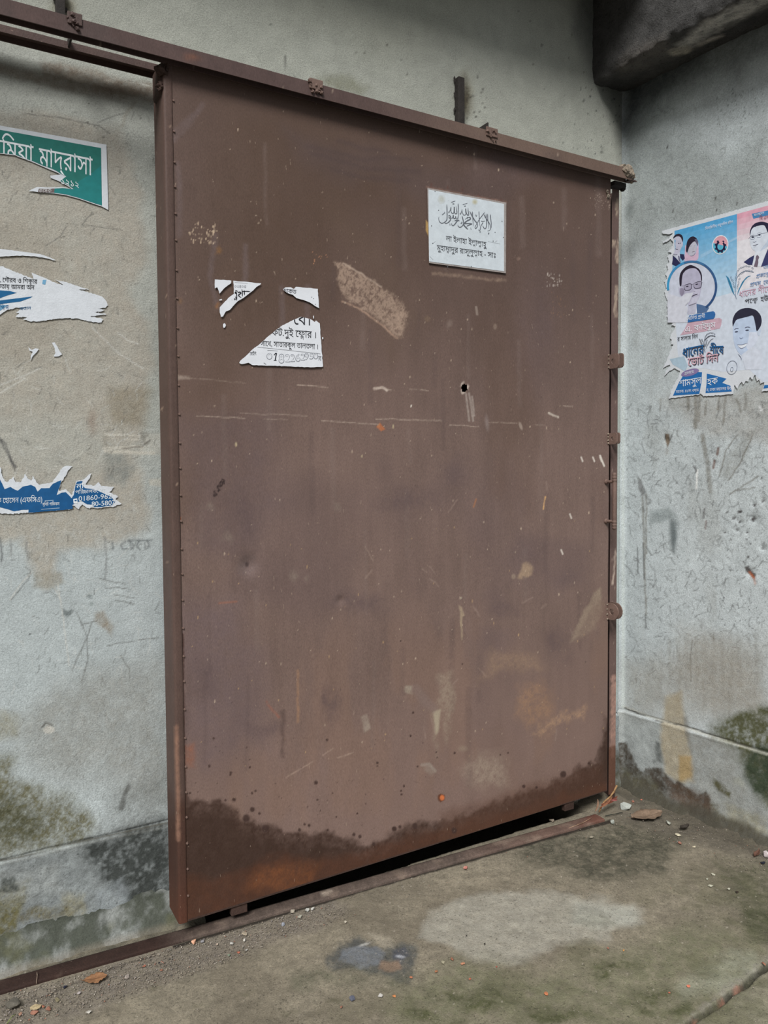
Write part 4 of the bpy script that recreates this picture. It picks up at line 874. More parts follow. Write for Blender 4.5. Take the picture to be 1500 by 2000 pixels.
for name_x, strap_x, px_w, py_w in [(.375, (.336, .362), (132, 160), (27, 62)), (1.16, None, (604, 630), (160, 190)), (1.868, (1.838, 1.868), (949, 971), (236, 268))]:
    A = on_y((px_w[0], py_w[1]), by)[0]; B = on_y((px_w[1], py_w[0]), by)[0]
    ax = (A[0] + B[0]) / 2
    br = MB().box(ax - .003, ax + .003, by + .022, (-.07 if ax < 1 else -.0005), (2.806 if ax < 1 else 2.826), (2.872 if ax > 1.5 else 2.829)).build('bracket_arm', M_SOOT, track)
    mb = MB(); mb.box(A[0], B[0], by - .005, by + .002, bz1 - .022, bz1 + .012, .002)
    for k in range(10):
        rr = random.Random(int(ax * 100) + k); mb.lump((A[0] + (B[0] - A[0]) * rr.random(), by - .004, bz0 + .01 + .04 * rr.random()), .003 + .005 * rr.random(), k + 50, 1, .6)
    mb.build('weld_plate', M_STEEL if strap_x and ax < 1 else M_STEEL_L, br)
    if strap_x:
        mb = MB(); mb.box(strap_x[0], strap_x[1], -.03, -.0005, 2.915, 3.115 if ax > 1 else 3.02, .002)
        for k in range(7): mb.lump((strap_x[k % 2] + (.004 if k % 2 else -.003), -.008, 2.93 + .03 * k), .008, 70 + k, 1, .6, (.7, .6, 1.3))
        mb.build('wall_strap', M_SOOT, br)

# ================================================================== FLOOR RAIL
ra = np.array([.098, 2.459 - 2.62]); rb = np.array([2.459, 2.387 - 2.62]); dr = (rb - ra) / np.linalg.norm(rb - ra); nr = np.array([-dr[1], dr[0]])
ls_ = axis((-1.6, -.1, .1), (-.1, 2.365, .007)); prof = np.array([(0, -.014), (0, .002), (.0015, .006), (.008, .0075), (.022, .008), (.036, .008), (.052, .0075), (.060, .006), (.0615, .002), (.0615, -.014)])
U, T = np.meshgrid(ls_, np.arange(len(prof)), indexing='ij'); U, T = U.ravel(), T.ravel()
wob = .004 * (fbm(U, U * 0 + 2, 2.2, 3, 480) - .5)
q2 = ra + U[:, None] * dr + (prof[T, 0] + wob)[:, None] * nr
P = np.stack([q2[:, 0], q2[:, 1], prof[T, 1] + .003 * (fbm(U, T * .01, 4, 3, 481) - .5)], 1)
pr_ = Paint(P, U, q2[:, 1], (86, 74, 67))
pr_.scale(1 + .3 * (np.random.RandomState(8).rand(len(U)) - .5))
pr_.scale(1 + .35 * (pr_.n(6, 4, 482) - .5) + .3 * (pr_.n(45, 3, 483) - .5))
pr_.mix(.95 * sstep(.72 - U + .3 * (pr_.n(6, 3, 484) - .5), 0, .3), (46, 30, 25)); pr_.mix(.6 * sstep(U + .5 * (pr_.n(5, 4, 485) - .5), 1.5, 2.2), (108, 82, 72))
pr_.mix(.5 * sstep(pr_.n(12, 4, 486), .55, .7), (124, 108, 96)); pr_.poly([(625, 1742), (645, 1737), (650, 1742), (630, 1750)], (160, 146, 132), .8, 3, 3, 40, .4); pr_.poly([(1150, 1580), (1200, 1570), (1190, 1610), (1130, 1612)], (98, 58, 46), .6, 8, 6, 30, .4)
rail = link('floor_rail', grid_mesh('floor_rail', P, len(ls_), len(prof), pr_.col), M_RAIL)
tag(rail, 'flat rusted steel rail set in the floor under the gate and along the left wall', 'rail')
# ================================================================== PAPER, PRINT AND LETTERING
Z = lambda ox, oy, s: (lambda pts: [(ox + x / s, oy + y / s) for x, y in pts])

def roughen(pts, amp, step, seed):
    rr = random.Random(seed); out = []
    for (ax, ay), (bx, by_) in zip(pts, pts[1:] + pts[:1]):
        n = max(1, int(math.hypot(bx - ax, by_ - ay) / step))
        for k in range(n):
            t = k / n; j = amp if k else amp * .3
            out.append((ax + (bx - ax) * t + rr.uniform(-j, j), ay + (by_ - ay) * t + rr.uniform(-j, j)))
    return out

def ribbon(pts, w0, w1=None, taper=0.0, n=5):
    """A brush stroke: outline polygon along a smooth curve through pts, width w0 -> w1 with tapered ends."""
    w1 = w0 if w1 is None else w1
    p = [np.array(q, float) for q in pts]
    if len(p) > 2:
        e = [2 * p[0] - p[1]] + p + [2 * p[-1] - p[-2]]; c = []
        for i in range(1, len(e) - 2):
            for k in range(n):
                t = k / n
                c.append(.5 * (2 * e[i] + (e[i + 1] - e[i - 1]) * t + (2 * e[i - 1] - 5 * e[i] + 4 * e[i + 1] - e[i + 2]) * t * t + (3 * e[i] - e[i - 1] - 3 * e[i + 1] + e[i + 2]) * t ** 3))
        c.append(p[-1]); p = c
    m_ = len(p); L, Rr = [], []
    for i in range(m_):
        d = p[min(i + 1, m_ - 1)] - p[max(i - 1, 0)]; d = d / (np.hypot(*d) + 1e-9); nn = np.array([-d[1], d[0]])
        t = i / max(1, m_ - 1); w_ = (w0 + (w1 - w0) * t) / 2
        if taper: w_ *= min(1, .25 + min(t, 1 - t) / taper)
        L.append(tuple(p[i] + nn * w_)); Rr.append(tuple(p[i] - nn * w_))
    return L, Rr

def inside(poly, x, y):
    ins = np.zeros(len(x), bool)
    for k in range(len(poly)):
        (ax, ay), (bx, by_) = poly[k], poly[(k + 1) % len(poly)]
        if ay == by_: continue
        ins ^= ((ay > y) != (by_ > y)) & (x < (bx - ax) * (y - ay) / (by_ - ay) + ax)
    return ins

_gl = {}
def glyph_mesh(s, bold=0.0):
    """Flat lettering from Blender's own font, outlines filled by winding number: (verts Nx2, triangles)."""
    k = (s, bold)
    if k not in _gl:
        cu = bpy.data.curves.new('lettering', 'FONT'); cu.body = s; cu.resolution_u = 3; cu.offset = bold; cu.fill_mode = 'NONE'
        o = bpy.data.objects.new('lettering', cu); C.objects.link(o)
        bpy.context.view_layer.update()
        me = bpy.data.meshes.new_from_object(o.evaluated_get(bpy.context.evaluated_depsgraph_get()))
        co = [tuple(q.co[:2]) for q in me.vertices]; nxt = {}
        for e in me.edges: a, b = e.vertices; nxt.setdefault(a, []).append(b); nxt.setdefault(b, []).append(a)
        bpy.data.meshes.remove(me); bpy.data.objects.remove(o); bpy.data.curves.remove(cu)
        seen, loops = set(), []
        for a in range(len(co)):
            if a in seen or a not in nxt: continue
            L, cur, prev = [], a, None
            while cur not in seen:
                seen.add(cur); L.append(cur)
                opt = [q for q in nxt[cur] if q != prev and q not in seen]
                if prev is None: opt = [q for q in nxt[cur] if q == cur + 1] or opt
                prev = cur
                if not opt: break
                cur = opt[0]
            if len(L) > 2: loops.append(L)
        v, t = np.zeros((0, 2)), []
        if loops:
            pts = [Vector(co[i]) for L in loops for i in L]; fl, n = [], 0
            for L in loops: fl.append(list(range(n, n + len(L)))); n += len(L)
            ed = [(f[i], f[(i + 1) % len(f)]) for f in fl for i in range(len(f))]
            ov, oe, of, *_ = delaunay_2d_cdt(pts, ed, [], 0, 1e-5)
            v = np.array([q[:] for q in ov]); tri = np.array(of); ce = v[tri].mean(1)
            wn = np.zeros(len(tri), int)
            for L in loops:
                P_ = np.array([co[i] for i in L]); Q_ = np.roll(P_, -1, 0)
                for (ax, ay), (bx, by_) in zip(P_, Q_):
                    left = (bx - ax) * (ce[:, 1] - ay) - (ce[:, 0] - ax) * (by_ - ay)
                    wn += ((ay <= ce[:, 1]) & (by_ > ce[:, 1]) & (left > 0)).astype(int) - ((ay > ce[:, 1]) & (by_ <= ce[:, 1]) & (left < 0)).astype(int)
            t = [list(map(int, q)) for q in tri[wn != 0]]
        _gl[k] = (v, t)
    return _gl[k]

def advance(s):
    a, b = glyph_mesh(s + '-')[0], glyph_mesh('-')[0]
    return a[:, 0].max() - b[:, 0].max()

def layout(text, bold):
    """Segments are plain runs, or {upper/lower} for two letters joined one above the other."""
    out_v, out_t, x, nv = [], [], 0.0, 0
    seg, i = [], 0
    while i < len(text):
        if text[i] == '{':
            j = text.index('}', i); seg.append(text[i + 1:j].split('/')); i = j + 1
        else:
            j = text.find('{', i); j = len(text) if j < 0 else j
            seg.append(text[i:j]); i = j
    for s in seg:
        if isinstance(s, list):
            v, t = glyph_mesh(s[0], bold); wdt = advance(s[0])
            if s[1] == 'r':      # foot stroke of a joined r
                L, Rr = ribbon([(-.02, .12), (.15, .02), (.38, .02), (.55, -.08)], .085, .07)
                lv = np.array(L + Rr[::-1]); lt = [list(q) for q in tessellate_polygon([[Vector((a, b, 0)) for a, b in lv]])]
            else:
                lv, lt = glyph_mesh(s[1], bold); lv = lv * [.56, .50] + [wdt * .34, -.235]
                v = v * [1, .82] + [0, .112]
            for vv_, tt in ((v, t), (lv, lt)):
                out_v.append(vv_ + [x, 0]); out_t += [[q + nv for q in f] for f in tt]; nv += len(vv_)
        else:
            v, t = glyph_mesh(s, bold); wdt = advance(s)
            if len(v): out_v.append(v + [x, 0]); out_t += [[q + nv for q in f] for f in t]; nv += len(v)
        x += wdt
    return np.concatenate(out_v), out_t, x

class Flat:
    """One printed layer: filled shapes and lettering lying on a surface, all in one mesh."""
    def __init__(s, surf): s.surf = surf; s.v = []; s.f = []; s.mi = []; s.mats = []; s.n = 0
    def _m(s, rgb):
        mt = ink(rgb) if isinstance(rgb, tuple) else rgb
        if mt not in s.mats: s.mats.append(mt)
        return s.mats.index(mt)
    def raw(s, pts, tris, rgb, off):
        P = s.surf(pts, off); k = s._m(rgb)
        s.v.append(P); s.f += [[a + s.n for a in t] for t in tris]; s.mi += [k] * len(tris); s.n += len(P); return s
    def poly(s, pts, rgb, off=.0006):
        tr = tessellate_polygon([[Vector((x, y, 0)) for x, y in pts]])
        return s.raw(pts, [list(t) for t in tr], rgb, off)
    def stroke(s, pts, w0, rgb, w1=None, taper=0.0, off=.0009):
        L, Rr = ribbon(pts, w0, w1, taper); m_ = len(L)
        return s.raw(L + Rr, [[i, i + 1, m_ + i + 1, m_ + i] for i in range(m_ - 1)], rgb, off)
    def ell(s, cx, cy, rx, ry, rgb, rot=0, off=.0006, n=28, a0=0, a1=360):
        c, sn = math.cos(math.radians(rot)), math.sin(math.radians(rot)); pts = []
        for k in range(n):
            a = math.radians(a0 + (a1 - a0) * k / (n if a1 - a0 >= 360 else n - 1)); x, y = rx * math.cos(a), ry * math.sin(a); pts.append((cx + x * c - y * sn, cy + x * sn + y * c))
        return s.poly(pts, rgb, off)
    def ring(s, cx, cy, rx, ry, w, rgb, rot=0, a0=0, a1=360, off=.0009, n=40):
        c, sn = math.cos(math.radians(rot)), math.sin(math.radians(rot)); A, B = [], []
        for k in range(n + 1):
            a = math.radians(a0 + (a1 - a0) * k / n)
            for lst, d in ((A, w / 2), (B, -w / 2)):
                x, y = (rx + d) * math.cos(a), (ry + d) * math.sin(a); lst.append((cx + x * c - y * sn, cy + x * sn + y * c))
        m_ = n + 1
        return s.raw(A + B, [[i, i + 1, m_ + i + 1, m_ + i] for i in range(n)], rgb, off)
    def text(s, txt, p0, p1, h, rgb, bold=0.0, off=.0010, up=(0, -1), clip=None, holes=()):
        v, t, W = layout(txt, bold)
        p0, p1 = np.array(p0, float), np.array(p1, float); x0, x1 = v[:, 0].min(), v[:, 0].max()
        pts = p0 + (p1 - p0) * ((v[:, :1] - x0) / (x1 - x0)) + np.array(up) * h * v[:, 1:] / .622
        if clip is not None:      # lettering torn off with the paper: cut finely, drop what lies outside
            bm = bmesh.new(); bv = [bm.verts.new((x, y, 0)) for x, y in pts]
            for f in t:
                try: bm.faces.new([bv[q] for q in f])
                except ValueError: pass
            for _ in range(5):
                es = [e for e in bm.edges if e.calc_length() > 1.3]
                if not es: break
                bmesh.ops.subdivide_edges(bm, edges=es, cuts=1); bmesh.ops.triangulate(bm, faces=bm.faces[:])
            ce = np.array([f.calc_center_median()[:2] for f in bm.faces]); fs = bm.faces[:]
            ok = inside(clip, ce[:, 0], ce[:, 1])
            for hq in holes: ok &= ~inside(hq, ce[:, 0], ce[:, 1])
            bmesh.ops.delete(bm, geom=[f for f, k in zip(fs, ok) if not k], context='FACES')
            bm.verts.index_update(); pts = [(q.co.x, q.co.y) for q in bm.verts]; t = [[q.index for q in f.verts] for f in bm.faces]; bm.free()
            if not t: return s
        return s.raw(pts, t, rgb, off)
    def build(s, name, parent=None):
        me = bpy.data.meshes.new(name)
        me.from_pydata([tuple(p) for p in np.concatenate(s.v)], [], s.f)
        for mt in s.mats: me.materials.append(mt)
        me.polygons.foreach_set('material_index', s.mi); me.update()
        return link(name, me, None, parent)

def paper(name, outline, surf, off, mat, parent=None, thick=.0008):
    """A sheet of paper: front face, back face and cut edge."""
    n0 = len(outline)
    ov, _, of, *_ = delaunay_2d_cdt([Vector(q) for q in outline], [(i, (i + 1) % n0) for i in range(n0)], [], 0, 1e-4)
    flat = [tuple(q) for q in ov]; ce = np.array([np.mean([flat[i] for i in f], 0) for f in of]); ok = inside(outline, ce[:, 0], ce[:, 1])
    tr = [list(f) for f, k in zip(of, ok) if k]; cnt = {}
    for f in tr:
        for e in zip(f, f[1:] + f[:1]): cnt[tuple(sorted(e))] = cnt.get(tuple(sorted(e)), 0) + 1
    F, B = surf(flat, off), surf(flat, off - thick); n = len(flat)
    faces = tr + [[a + n for a in t][::-1] for t in tr] + [[a, b_, n + b_, n + a] for (a, b_), k in cnt.items() if k == 1]
    me = bpy.data.meshes.new(name); me.from_pydata([tuple(p) for p in np.concatenate([F, B])], [], faces); me.update()
    return link(name, me, mat, parent)

M_PAPER = weathered('torn_paper', (206, 211, 217), fine=180, fine_amt=.05, coarse=30, coarse_amt=.05, bump=.25, bump_scale=45, bump_dist=.003, rough=.7, spec=.15)
M_PAPER2 = weathered('notice_paper', (214, 217, 223), fine=180, fine_amt=.03, coarse=30, coarse_amt=.04, bump=.1, bump_scale=30, bump_dist=.002, rough=.6, spec=.2)
M_PLAQUE = weathered('faded_laminate_paper', (198, 206, 212), fine=90, fine_amt=.04, coarse=28, coarse_amt=.07, bump=.2, bump_scale=25, bump_dist=.002, rough=.35, spec=.4)
M_EDGE = weathered('grimy_laminate_edge', (152, 144, 140), fine=160, fine_amt=.15, coarse=40, coarse_amt=.15, bump=.1, rough=.4, spec=.4)
WHT, BLK = (220, 226, 230), (34, 36, 42)
OFFW = .0035     # sheets stand this far off the uneven plaster

# ---- green poster
z = Z(0, 200, 4.5454)
tear = [(640, 768), (590, 735), (520, 698), (450, 670), (445, 650), (540, 640), (500, 620), (450, 600), (380, 570), (300, 535), (220, 505), (130, 470), (0, 455), (-500, 440)]
low_ = [(962, 955), (905, 925), (830, 900), (700, 855), (590, 825), (480, 808), (380, 800), (255, 785), (330, 750), (420, 755), (560, 752)]
out = z([(-500, 118), (0, 205), (945, 375)] + low_ + tear)
gp_ = paper('torn_green_poster', out, S_WALL, OFFW, M_PAPER)
tag(gp_, 'torn green poster with large white lettering, topmost on the wall left of the gate', 'poster')
GREEN = (38, 112, 104)
pan = Flat(S_WALL)
pg = z([(-500, 150), (0, 243), (897, 405), (905, 915), (830, 892), (700, 847), (590, 817), (480, 801), (486, 764), (560, 760), (655, 770), (600, 732), (535, 698), (590, 655), (550, 640), (505, 610), (460, 588), (380, 560), (300, 525), (220, 495), (130, 462), (0, 448), (-500, 434)])
pan.poly(pg, GREEN, OFFW + .0004).poly(z([(335, 798), (345, 765), (486, 764), (480, 801)]), (104, 92, 92), OFFW + .0004)
pan.poly(z([(897, 560), (905, 915), (830, 892), (700, 847), (590, 817), (480, 801), (486, 764), (655, 770), (700, 700), (800, 640)]), (32, 122, 122), OFFW + .0005)
pan.build('printed_panel', gp_)
t = Flat(S_WALL); upv = (-.02, -1)
t.text('মা{দ/্}রাসা'.replace('{দ/্}', 'দ্'), z([(345, 555)])[0], z([(822, 650)])[0], 33, WHT, .012, OFFW + .0008, clip=z([(300, 300), (945, 375), (945, 900), (640, 700), (560, 640), (500, 618), (450, 598), (380, 568), (300, 533)]))
t.text('শমিয়া'.replace('মি', 'িম'), z([(-95, 465)])[0], z([(298, 540)])[0], 33, WHT, .012, OFFW + .0008, clip=z([(-100, 200), (310, 330), (310, 530), (220, 503), (130, 468), (0, 453), (-100, 440)]))
t.text('১২১২', z([(545, 722)])[0], z([(700, 760)])[0], 11, WHT, .02, OFFW + .0008)
t.text('াপ্তাসক'.replace('প্তা', 'কা'), z([(330, 805)])[0], z([(458, 800)])[0], 8, (190, 190, 190), .0, OFFW + .0008, clip=z([(335, 798), (345, 765), (486, 764), (480, 801)]))
t.build('lettering', gp_)

# ---- white torn remains below it
st = paper('torn_paper_strip', roughen(z([(-300, 1290), (0, 1300), (200, 1325), (350, 1345), (440, 1375), (495, 1400), (470, 1402), (420, 1385), (300, 1365), (150, 1360), (0, 1370), (-300, 1372)]), .5, 5, 1), S_WALL, OFFW, M_PAPER)
tag(st, 'thin tapering strip of torn white paper just under the green poster', 'paper scrap')
rem_o = z([(-300, 1430), (0, 1455), (20, 1452), (60, 1475), (200, 1530), (300, 1565), (280, 1510), (340, 1535), (400, 1560), (470, 1595), (560, 1620), (490, 1573), (600, 1600), (720, 1640), (790, 1660), (700, 1662), (800, 1690), (900, 1720), (940, 1760), (958, 1800), (940, 1820), (870, 1830), (930, 1840), (900, 1855), (830, 1862), (955, 1880),
           (880, 1890), (800, 1900), (920, 1922), (900, 1955), (820, 1950), (700, 1920), (600, 1915), (480, 1925), (330, 1945), (260, 1942), (205, 1928), (240, 1908), (140, 1905), (172, 1870), (142, 1868), (180, 1840), (250, 1815), (150, 1822), (60, 1845), (0, 1885), (-300, 1890)])
rem = paper('torn_white_poster', roughen(rem_o, .8, 2.5, 2), S_WALL, OFFW, M_PAPER)
tag(rem, 'ragged white remains of a poster with two lines of black print, left of the gate', 'poster')
pan = Flat(S_WALL)
BL = (26, 92, 138)
for pl in [[(-300, 1660), (0, 1668), (90, 1675), (150, 1690), (60, 1715), (0, 1738), (-300, 1740)], [(-300, 1770), (0, 1758), (290, 1722), (270, 1735), (180, 1768), (0, 1790), (-300, 1800)], [(380, 1575), (412, 1575), (402, 1618), (375, 1612)], [(0, 1800), (70, 1800), (50, 1815), (0, 1850)]]:
    pan.poly(z(pl), BL if len(pl) > 4 else (110, 158, 190), OFFW + .0004)
pan.build('printed_panel', rem)
t = Flat(S_WALL)
t.text(', েগৗরব ও িশ{ক/ষ}ার'.replace('েগৗ', 'েগৗ'), z([(0, 1592)])[0], z([(330, 1610)])[0], 8.2, BLK, .012, OFFW + .0009)
t.text('কতায় আমরা অন', z([(-30, 1650)])[0], z([(305, 1662)])[0], 8.2, BLK, .012, OFFW + .0009)
t.text('িপ্র ন'.replace('প্র', 'প{').replace('{', ''), z([(0, 1845)])[0], z([(75, 1840)])[0], 9, BL, .02, OFFW + .0009)
t.text('খতান', z([(175, 1845)])[0], z([(275, 1835)])[0], 5, BL, .02, OFFW + .0009)
t.build('lettering', rem)
z2 = Z(0, 640, 4.348)
for pl, lab, sd in [([(240, 165), (270, 190), (300, 175), (330, 180), (305, 215), (280, 240), (258, 278), (262, 235), (278, 205), (250, 195)], 'small forked scrap of white paper on the left wall, the left of two', 3),
                    ([(440, 128), (465, 125), (480, 150), (500, 185), (527, 228), (490, 245), (455, 245), (470, 215), (462, 170)], 'small pointed scrap of white paper on the left wall, the right of two', 4)]:
    o = paper('paper_scrap', roughen(z2(pl), .5, 3, sd), S_WALL, OFFW, M_PAPER); tag(o, lab, 'paper scrap', 'small scraps of torn paper')

# ---- blue poster foot
blo = z2([(-300, 1180), (0, 1180), (15, 1240), (40, 1300), (60, 1310), (115, 1265), (130, 1310), (180, 1310), (215, 1240), (230, 1275), (265, 1300), (280, 1258), (310, 1312), (330, 1332), (440, 1312), (480, 1260), (530, 1190), (560, 1175), (618, 1178), (580, 1212), (560, 1252), (520, 1312), (500, 1385), (560, 1372), (610, 1420), (640, 1330), (650, 1300), (710, 1290),
          (740, 1260), (776, 1233), (760, 1282), (725, 1330), (800, 1342), (840, 1312), (862, 1345), (972, 1350), (930, 1400), (1002, 1430), (980, 1457), (1032, 1497), (970, 1520), (850, 1530), (740, 1533), (700, 1500), (665, 1542), (620, 1512), (600, 1543), (400, 1558), (240, 1572), (100, 1583), (0, 1575), (-300, 1590)])
bp_ = paper('torn_blue_poster', roughen(blo, 1.0, 2.5, 5), S_WALL, OFFW, M_PAPER)
tag(bp_, 'torn dark blue foot of a poster with white lettering and a phone number', 'poster')
blp = z2([(-300, 1270), (0, 1288), (40, 1372), (90, 1352), (120, 1372), (150, 1385), (190, 1352), (230, 1342), (262, 1335), (300, 1352), (320, 1392), (350, 1362), (420, 1362), (450, 1325), (520, 1295), (510, 1340), (480, 1422), (520, 1402), (560, 1397), (608, 1448), (627, 1420), (642, 1330), (655, 1308), (702, 1302), (690, 1332), (722, 1362), (800, 1372),
          (870, 1402), (905, 1420), (940, 1432), (962, 1460), (978, 1480), (950, 1507), (880, 1520), (800, 1525), (785, 1505), (740, 1500), (690, 1470), (640, 1490), (615, 1505), (620, 1535), (590, 1543), (240, 1572), (242, 1545), (180, 1548), (120, 1560), (60, 1540), (0, 1525), (-300, 1520)])
pan = Flat(S_WALL); pan.poly(roughen(blp, .4, 4, 6), (26, 84, 134), OFFW + .0004); pan.build('printed_panel', bp_)
t = Flat(S_WALL); K = OFFW + .0008
t.text('ক েহােসন (এফিসএ)', z2([(-28, 1490)])[0], z2([(358, 1480)])[0], 9.5, WHT, .012, K)
t.text('সৃ{ষ/ট}ি {গ/র}াফি{ক/স}'.replace('{ষ/ট}ি', 'িষট').replace('{গ/র}াফি{ক/স}', 'গািফকস'), z2([(360, 1512)])[0], z2([(505, 1508)])[0], 5.5, WHT, .01, K)
t.stroke(z2([(350, 1543), (430, 1537), (506, 1531)]), 1.0, (170, 190, 210), off=K).stroke(z2([(380, 1470), (455, 1466)]), 1.2, (150, 176, 200), off=K)
t.text('না', z2([(648, 1368)])[0], z2([(712, 1362)])[0], 9, WHT, .015, K)
t.text('পিরচালক, অ', z2([(640, 1412)])[0], z2([(890, 1398)])[0], 6.4, WHT, .01, K)
hl = [z2([(690, 1478), (740, 1500), (790, 1520), (700, 1530)])]
t.text('01860-96', z2([(668, 1474)])[0], z2([(915, 1452)])[0], 8.6, WHT, .022, K); t.text('2', z2([(920, 1452)])[0], z2([(948, 1450)])[0], 8.2, WHT, .02, K)
t.text('80-580', z2([(778, 1517)])[0], z2([(948, 1505)])[0], 8.2, WHT, .022, K); t.text('7', z2([(952, 1504)])[0], z2([(976, 1502)])[0], 8, WHT, .02, K)
t.poly(z2([(622, 1455), (655, 1450), (660, 1490), (625, 1492)]), WHT, K).poly(z2([(632, 1464), (650, 1461), (652, 1472), (634, 1474)]), (26, 84, 134), K + .0003)
t.build('lettering', bp_)

# ---- torn rental notice on the gate (four scraps of one sheet)
zn = Z(390, 520, 5.5556); GO = .0055
frags = [('A', [(165, 143), (343, 155), (340, 185), (310, 205), (265, 240), (215, 297), (205, 260), (190, 228), (165, 240)], 'small blank triangle of torn white notice, upper left scrap on the gate'),
         ('B', [(365, 157), (668, 185), (655, 202), (620, 222), (560, 278), (510, 318), (470, 347), (420, 375), (380, 412), (325, 475), (285, 490), (255, 545), (230, 550), (218, 500), (218, 445), (260, 400), (310, 345), (370, 300), (372, 250)], 'slanting scrap of torn white notice with black brushed lettering, on the gate'),
         ('C', [(905, 247), (930, 230), (990, 228), (1022, 247), (1045, 223), (1282, 245), (1297, 455), (1250, 430), (1215, 405), (1150, 375), (1050, 345), (1010, 310), (950, 290), (915, 265)], 'upper right corner scrap of torn white notice on the gate'),
         ('D', [(428, 1048), (440, 1025), (490, 985), (570, 905), (640, 855), (720, 780), (800, 715), (900, 640), (1000, 590), (1100, 548), (1150, 560), (1215, 580), (1248, 605), (1262, 588), (1303, 620), (1320, 850), (1338, 1090), (1200, 1097), (1000, 1088), (800, 1080), (570, 1072), (530, 1048), (450, 1062)], 'largest scrap of torn white notice, with printed lines and an outlined phone number')]
fo = {}
for k, pl, lab in frags:
    o = paper('torn_notice', roughen(zn(pl), .45, 4, ord(k)), S_GATE, GO, M_PAPER2); tag(o, lab, 'notice', 'scraps of the torn notice on the gate'); fo[k] = (o, zn(pl))
zb2 = Z(400, 540, 12.5)
t = Flat(S_GATE); K = GO + .0006
for L, a in [([(740, 345), (770, 345), (800, 360)], 1.5), ([(750, 385), (775, 410), (785, 590)], 1.8), ([(770, 360), (740, 400), (775, 410)], 2.2), ([(735, 490), (765, 520), (780, 580)], 1.4), ([(800, 350), (815, 390), (860, 380), (880, 410), (825, 450), (850, 490), (895, 520)], 2.2), ([(905, 305), (915, 400), (915, 490)], 1.9), ([(905, 370), (1000, 362), (1110, 368)], 1.7), ([(960, 325), (965, 390), (970, 455)], 1.8), ([(655, 560), (670, 590)], .8), ([(690, 545), (688, 560)], .7)]:
    t.stroke(zb2(L), a, BLK, taper=.3, off=K)
t.ell(*zb2([(735, 553)])[0], 1.5, 1.8, BLK, off=K)
t.text('০৩৪০৫', zb2([(725, 275)])[0], zb2([(1010, 275)])[0], 5.2, (150, 152, 158), -.012, K)
t.stroke(zb2([(730, 140), (900, 155), (1050, 165)]), .5, (170, 172, 178), off=K)
t.build('lettering', fo['B'][0])
t = Flat(S_GATE)
t.text('চাকত', zn([(910, 285)])[0], zn([(1050, 300)])[0], 7.5, (64, 66, 74), .03, K, clip=fo['C'][1])
for x, y in [(1215, 335), (1255, 412), (1235, 350)]: t.ell(*zn([(x, y)])[0], .9, .6, (90, 92, 96), off=K)
t.build('lettering', fo['C'][0])
t = Flat(S_GATE); cl = fo['D'][1]; zd = Z(470, 610, 8.8235); lz_ = lambda x, y: zd([(x, y)])[0]
t.text('েব।', lz_(905, 205), lz_(1195, 225), 21, BLK, .014, K, clip=cl)
t.text('িফট.দুই ে{ফ/ল}ার', lz_(490, 390), lz_(1228, 440), 12.5, BLK, .008, K, clip=cl); t.text('।', lz_(1287, 445), lz_(1298, 447), 11.5, BLK, 0, K)
t.text('সােথ, সাতারকুল তালতলা', lz_(345, 575), lz_(1282, 635), 9.6, BLK, .004, K, clip=cl); t.text('।', lz_(1324, 635), lz_(1332, 636), 9, BLK, 0, K)
t.stroke(zd([(290, 600), (700, 640), (1375, 715)]), .6, (120, 122, 128), off=K)
t.text('াবাইল:', lz_(160, 745), lz_(275, 735), 6.4, (70, 72, 78), 0, K, clip=cl); t.stroke(zd([(460, 655), (510, 656), (640, 664)]), .7, (140, 142, 148), off=K)
for ch, x0_, x1_, y0_, h_, bo in [('0', 447, 545, 812, 12.4, 0), ('1', 562, 628, 828, 14, 1), ('8', 655, 752, 878, 18.6, 0), ('2', 768, 855, 858, 15.4, 0), ('2', 862, 935, 852, 14.8, 0), ('6', 945, 1030, 848, 15, 0), ('2', 1035, 1110, 826, 12.6, 0), ('9', 1100, 1172, 822, 13.6, 0), ('5', 1188, 1252, 808, 11.4, 0), ('0', 1255, 1335, 805, 11.4, 0)]:
    h2 = h_ * .62 / .69
    if bo: t.stroke(zd([(575, 738), (602, 706), (622, 706)]), 1.5, (52, 54, 62), off=K).stroke(zd([(618, 706), (604, 770), (596, 826)]), 2.2, (52, 54, 62), off=K).stroke(zd([(570, 826), (620, 828)]), 1.5, (52, 54, 62), off=K)
    else:
        t.text(ch, lz_(x0_, y0_), lz_(x1_, y0_), h2, (112, 116, 126), .035, K)
        t.text(ch, lz_(x0_ + 9, y0_ - 7), lz_(x1_ - 9, y0_ - 7), h2 * .88, (214, 217, 223), .012, K + .0003)
t.text('াবা', lz_(1338, 835), lz_(1392, 835), 9, (96, 98, 106), 0, K, clip=cl)
t.stroke(zd([(400, 870), (420, 885), (440, 895)]), 1.2, (120, 122, 124), off=K)
t.build('lettering', fo['D'][0])
for pl, lab in [([(255, 625), (275, 618), (285, 640), (275, 665), (258, 668), (252, 645)], 'tiny white paper crumb under the slanting notice scrap'), ([(1228, 540), (1238, 535), (1240, 565), (1232, 568)], 'tiny upright paper crumb above the largest notice scrap'), ([(212, 362), (240, 355), (242, 368), (215, 372)], 'tiny paper crumb under the blank triangular notice scrap'), ([(1328, 770), (1340, 768), (1340, 790), (1330, 792)], 'tiny pinkish paper crumb right of the largest notice scrap')]:
    o = paper('paper_crumb', zn(pl), S_GATE, GO - .001, M_PAPER2); tag(o, lab, 'paper scrap', 'small scraps of torn paper')

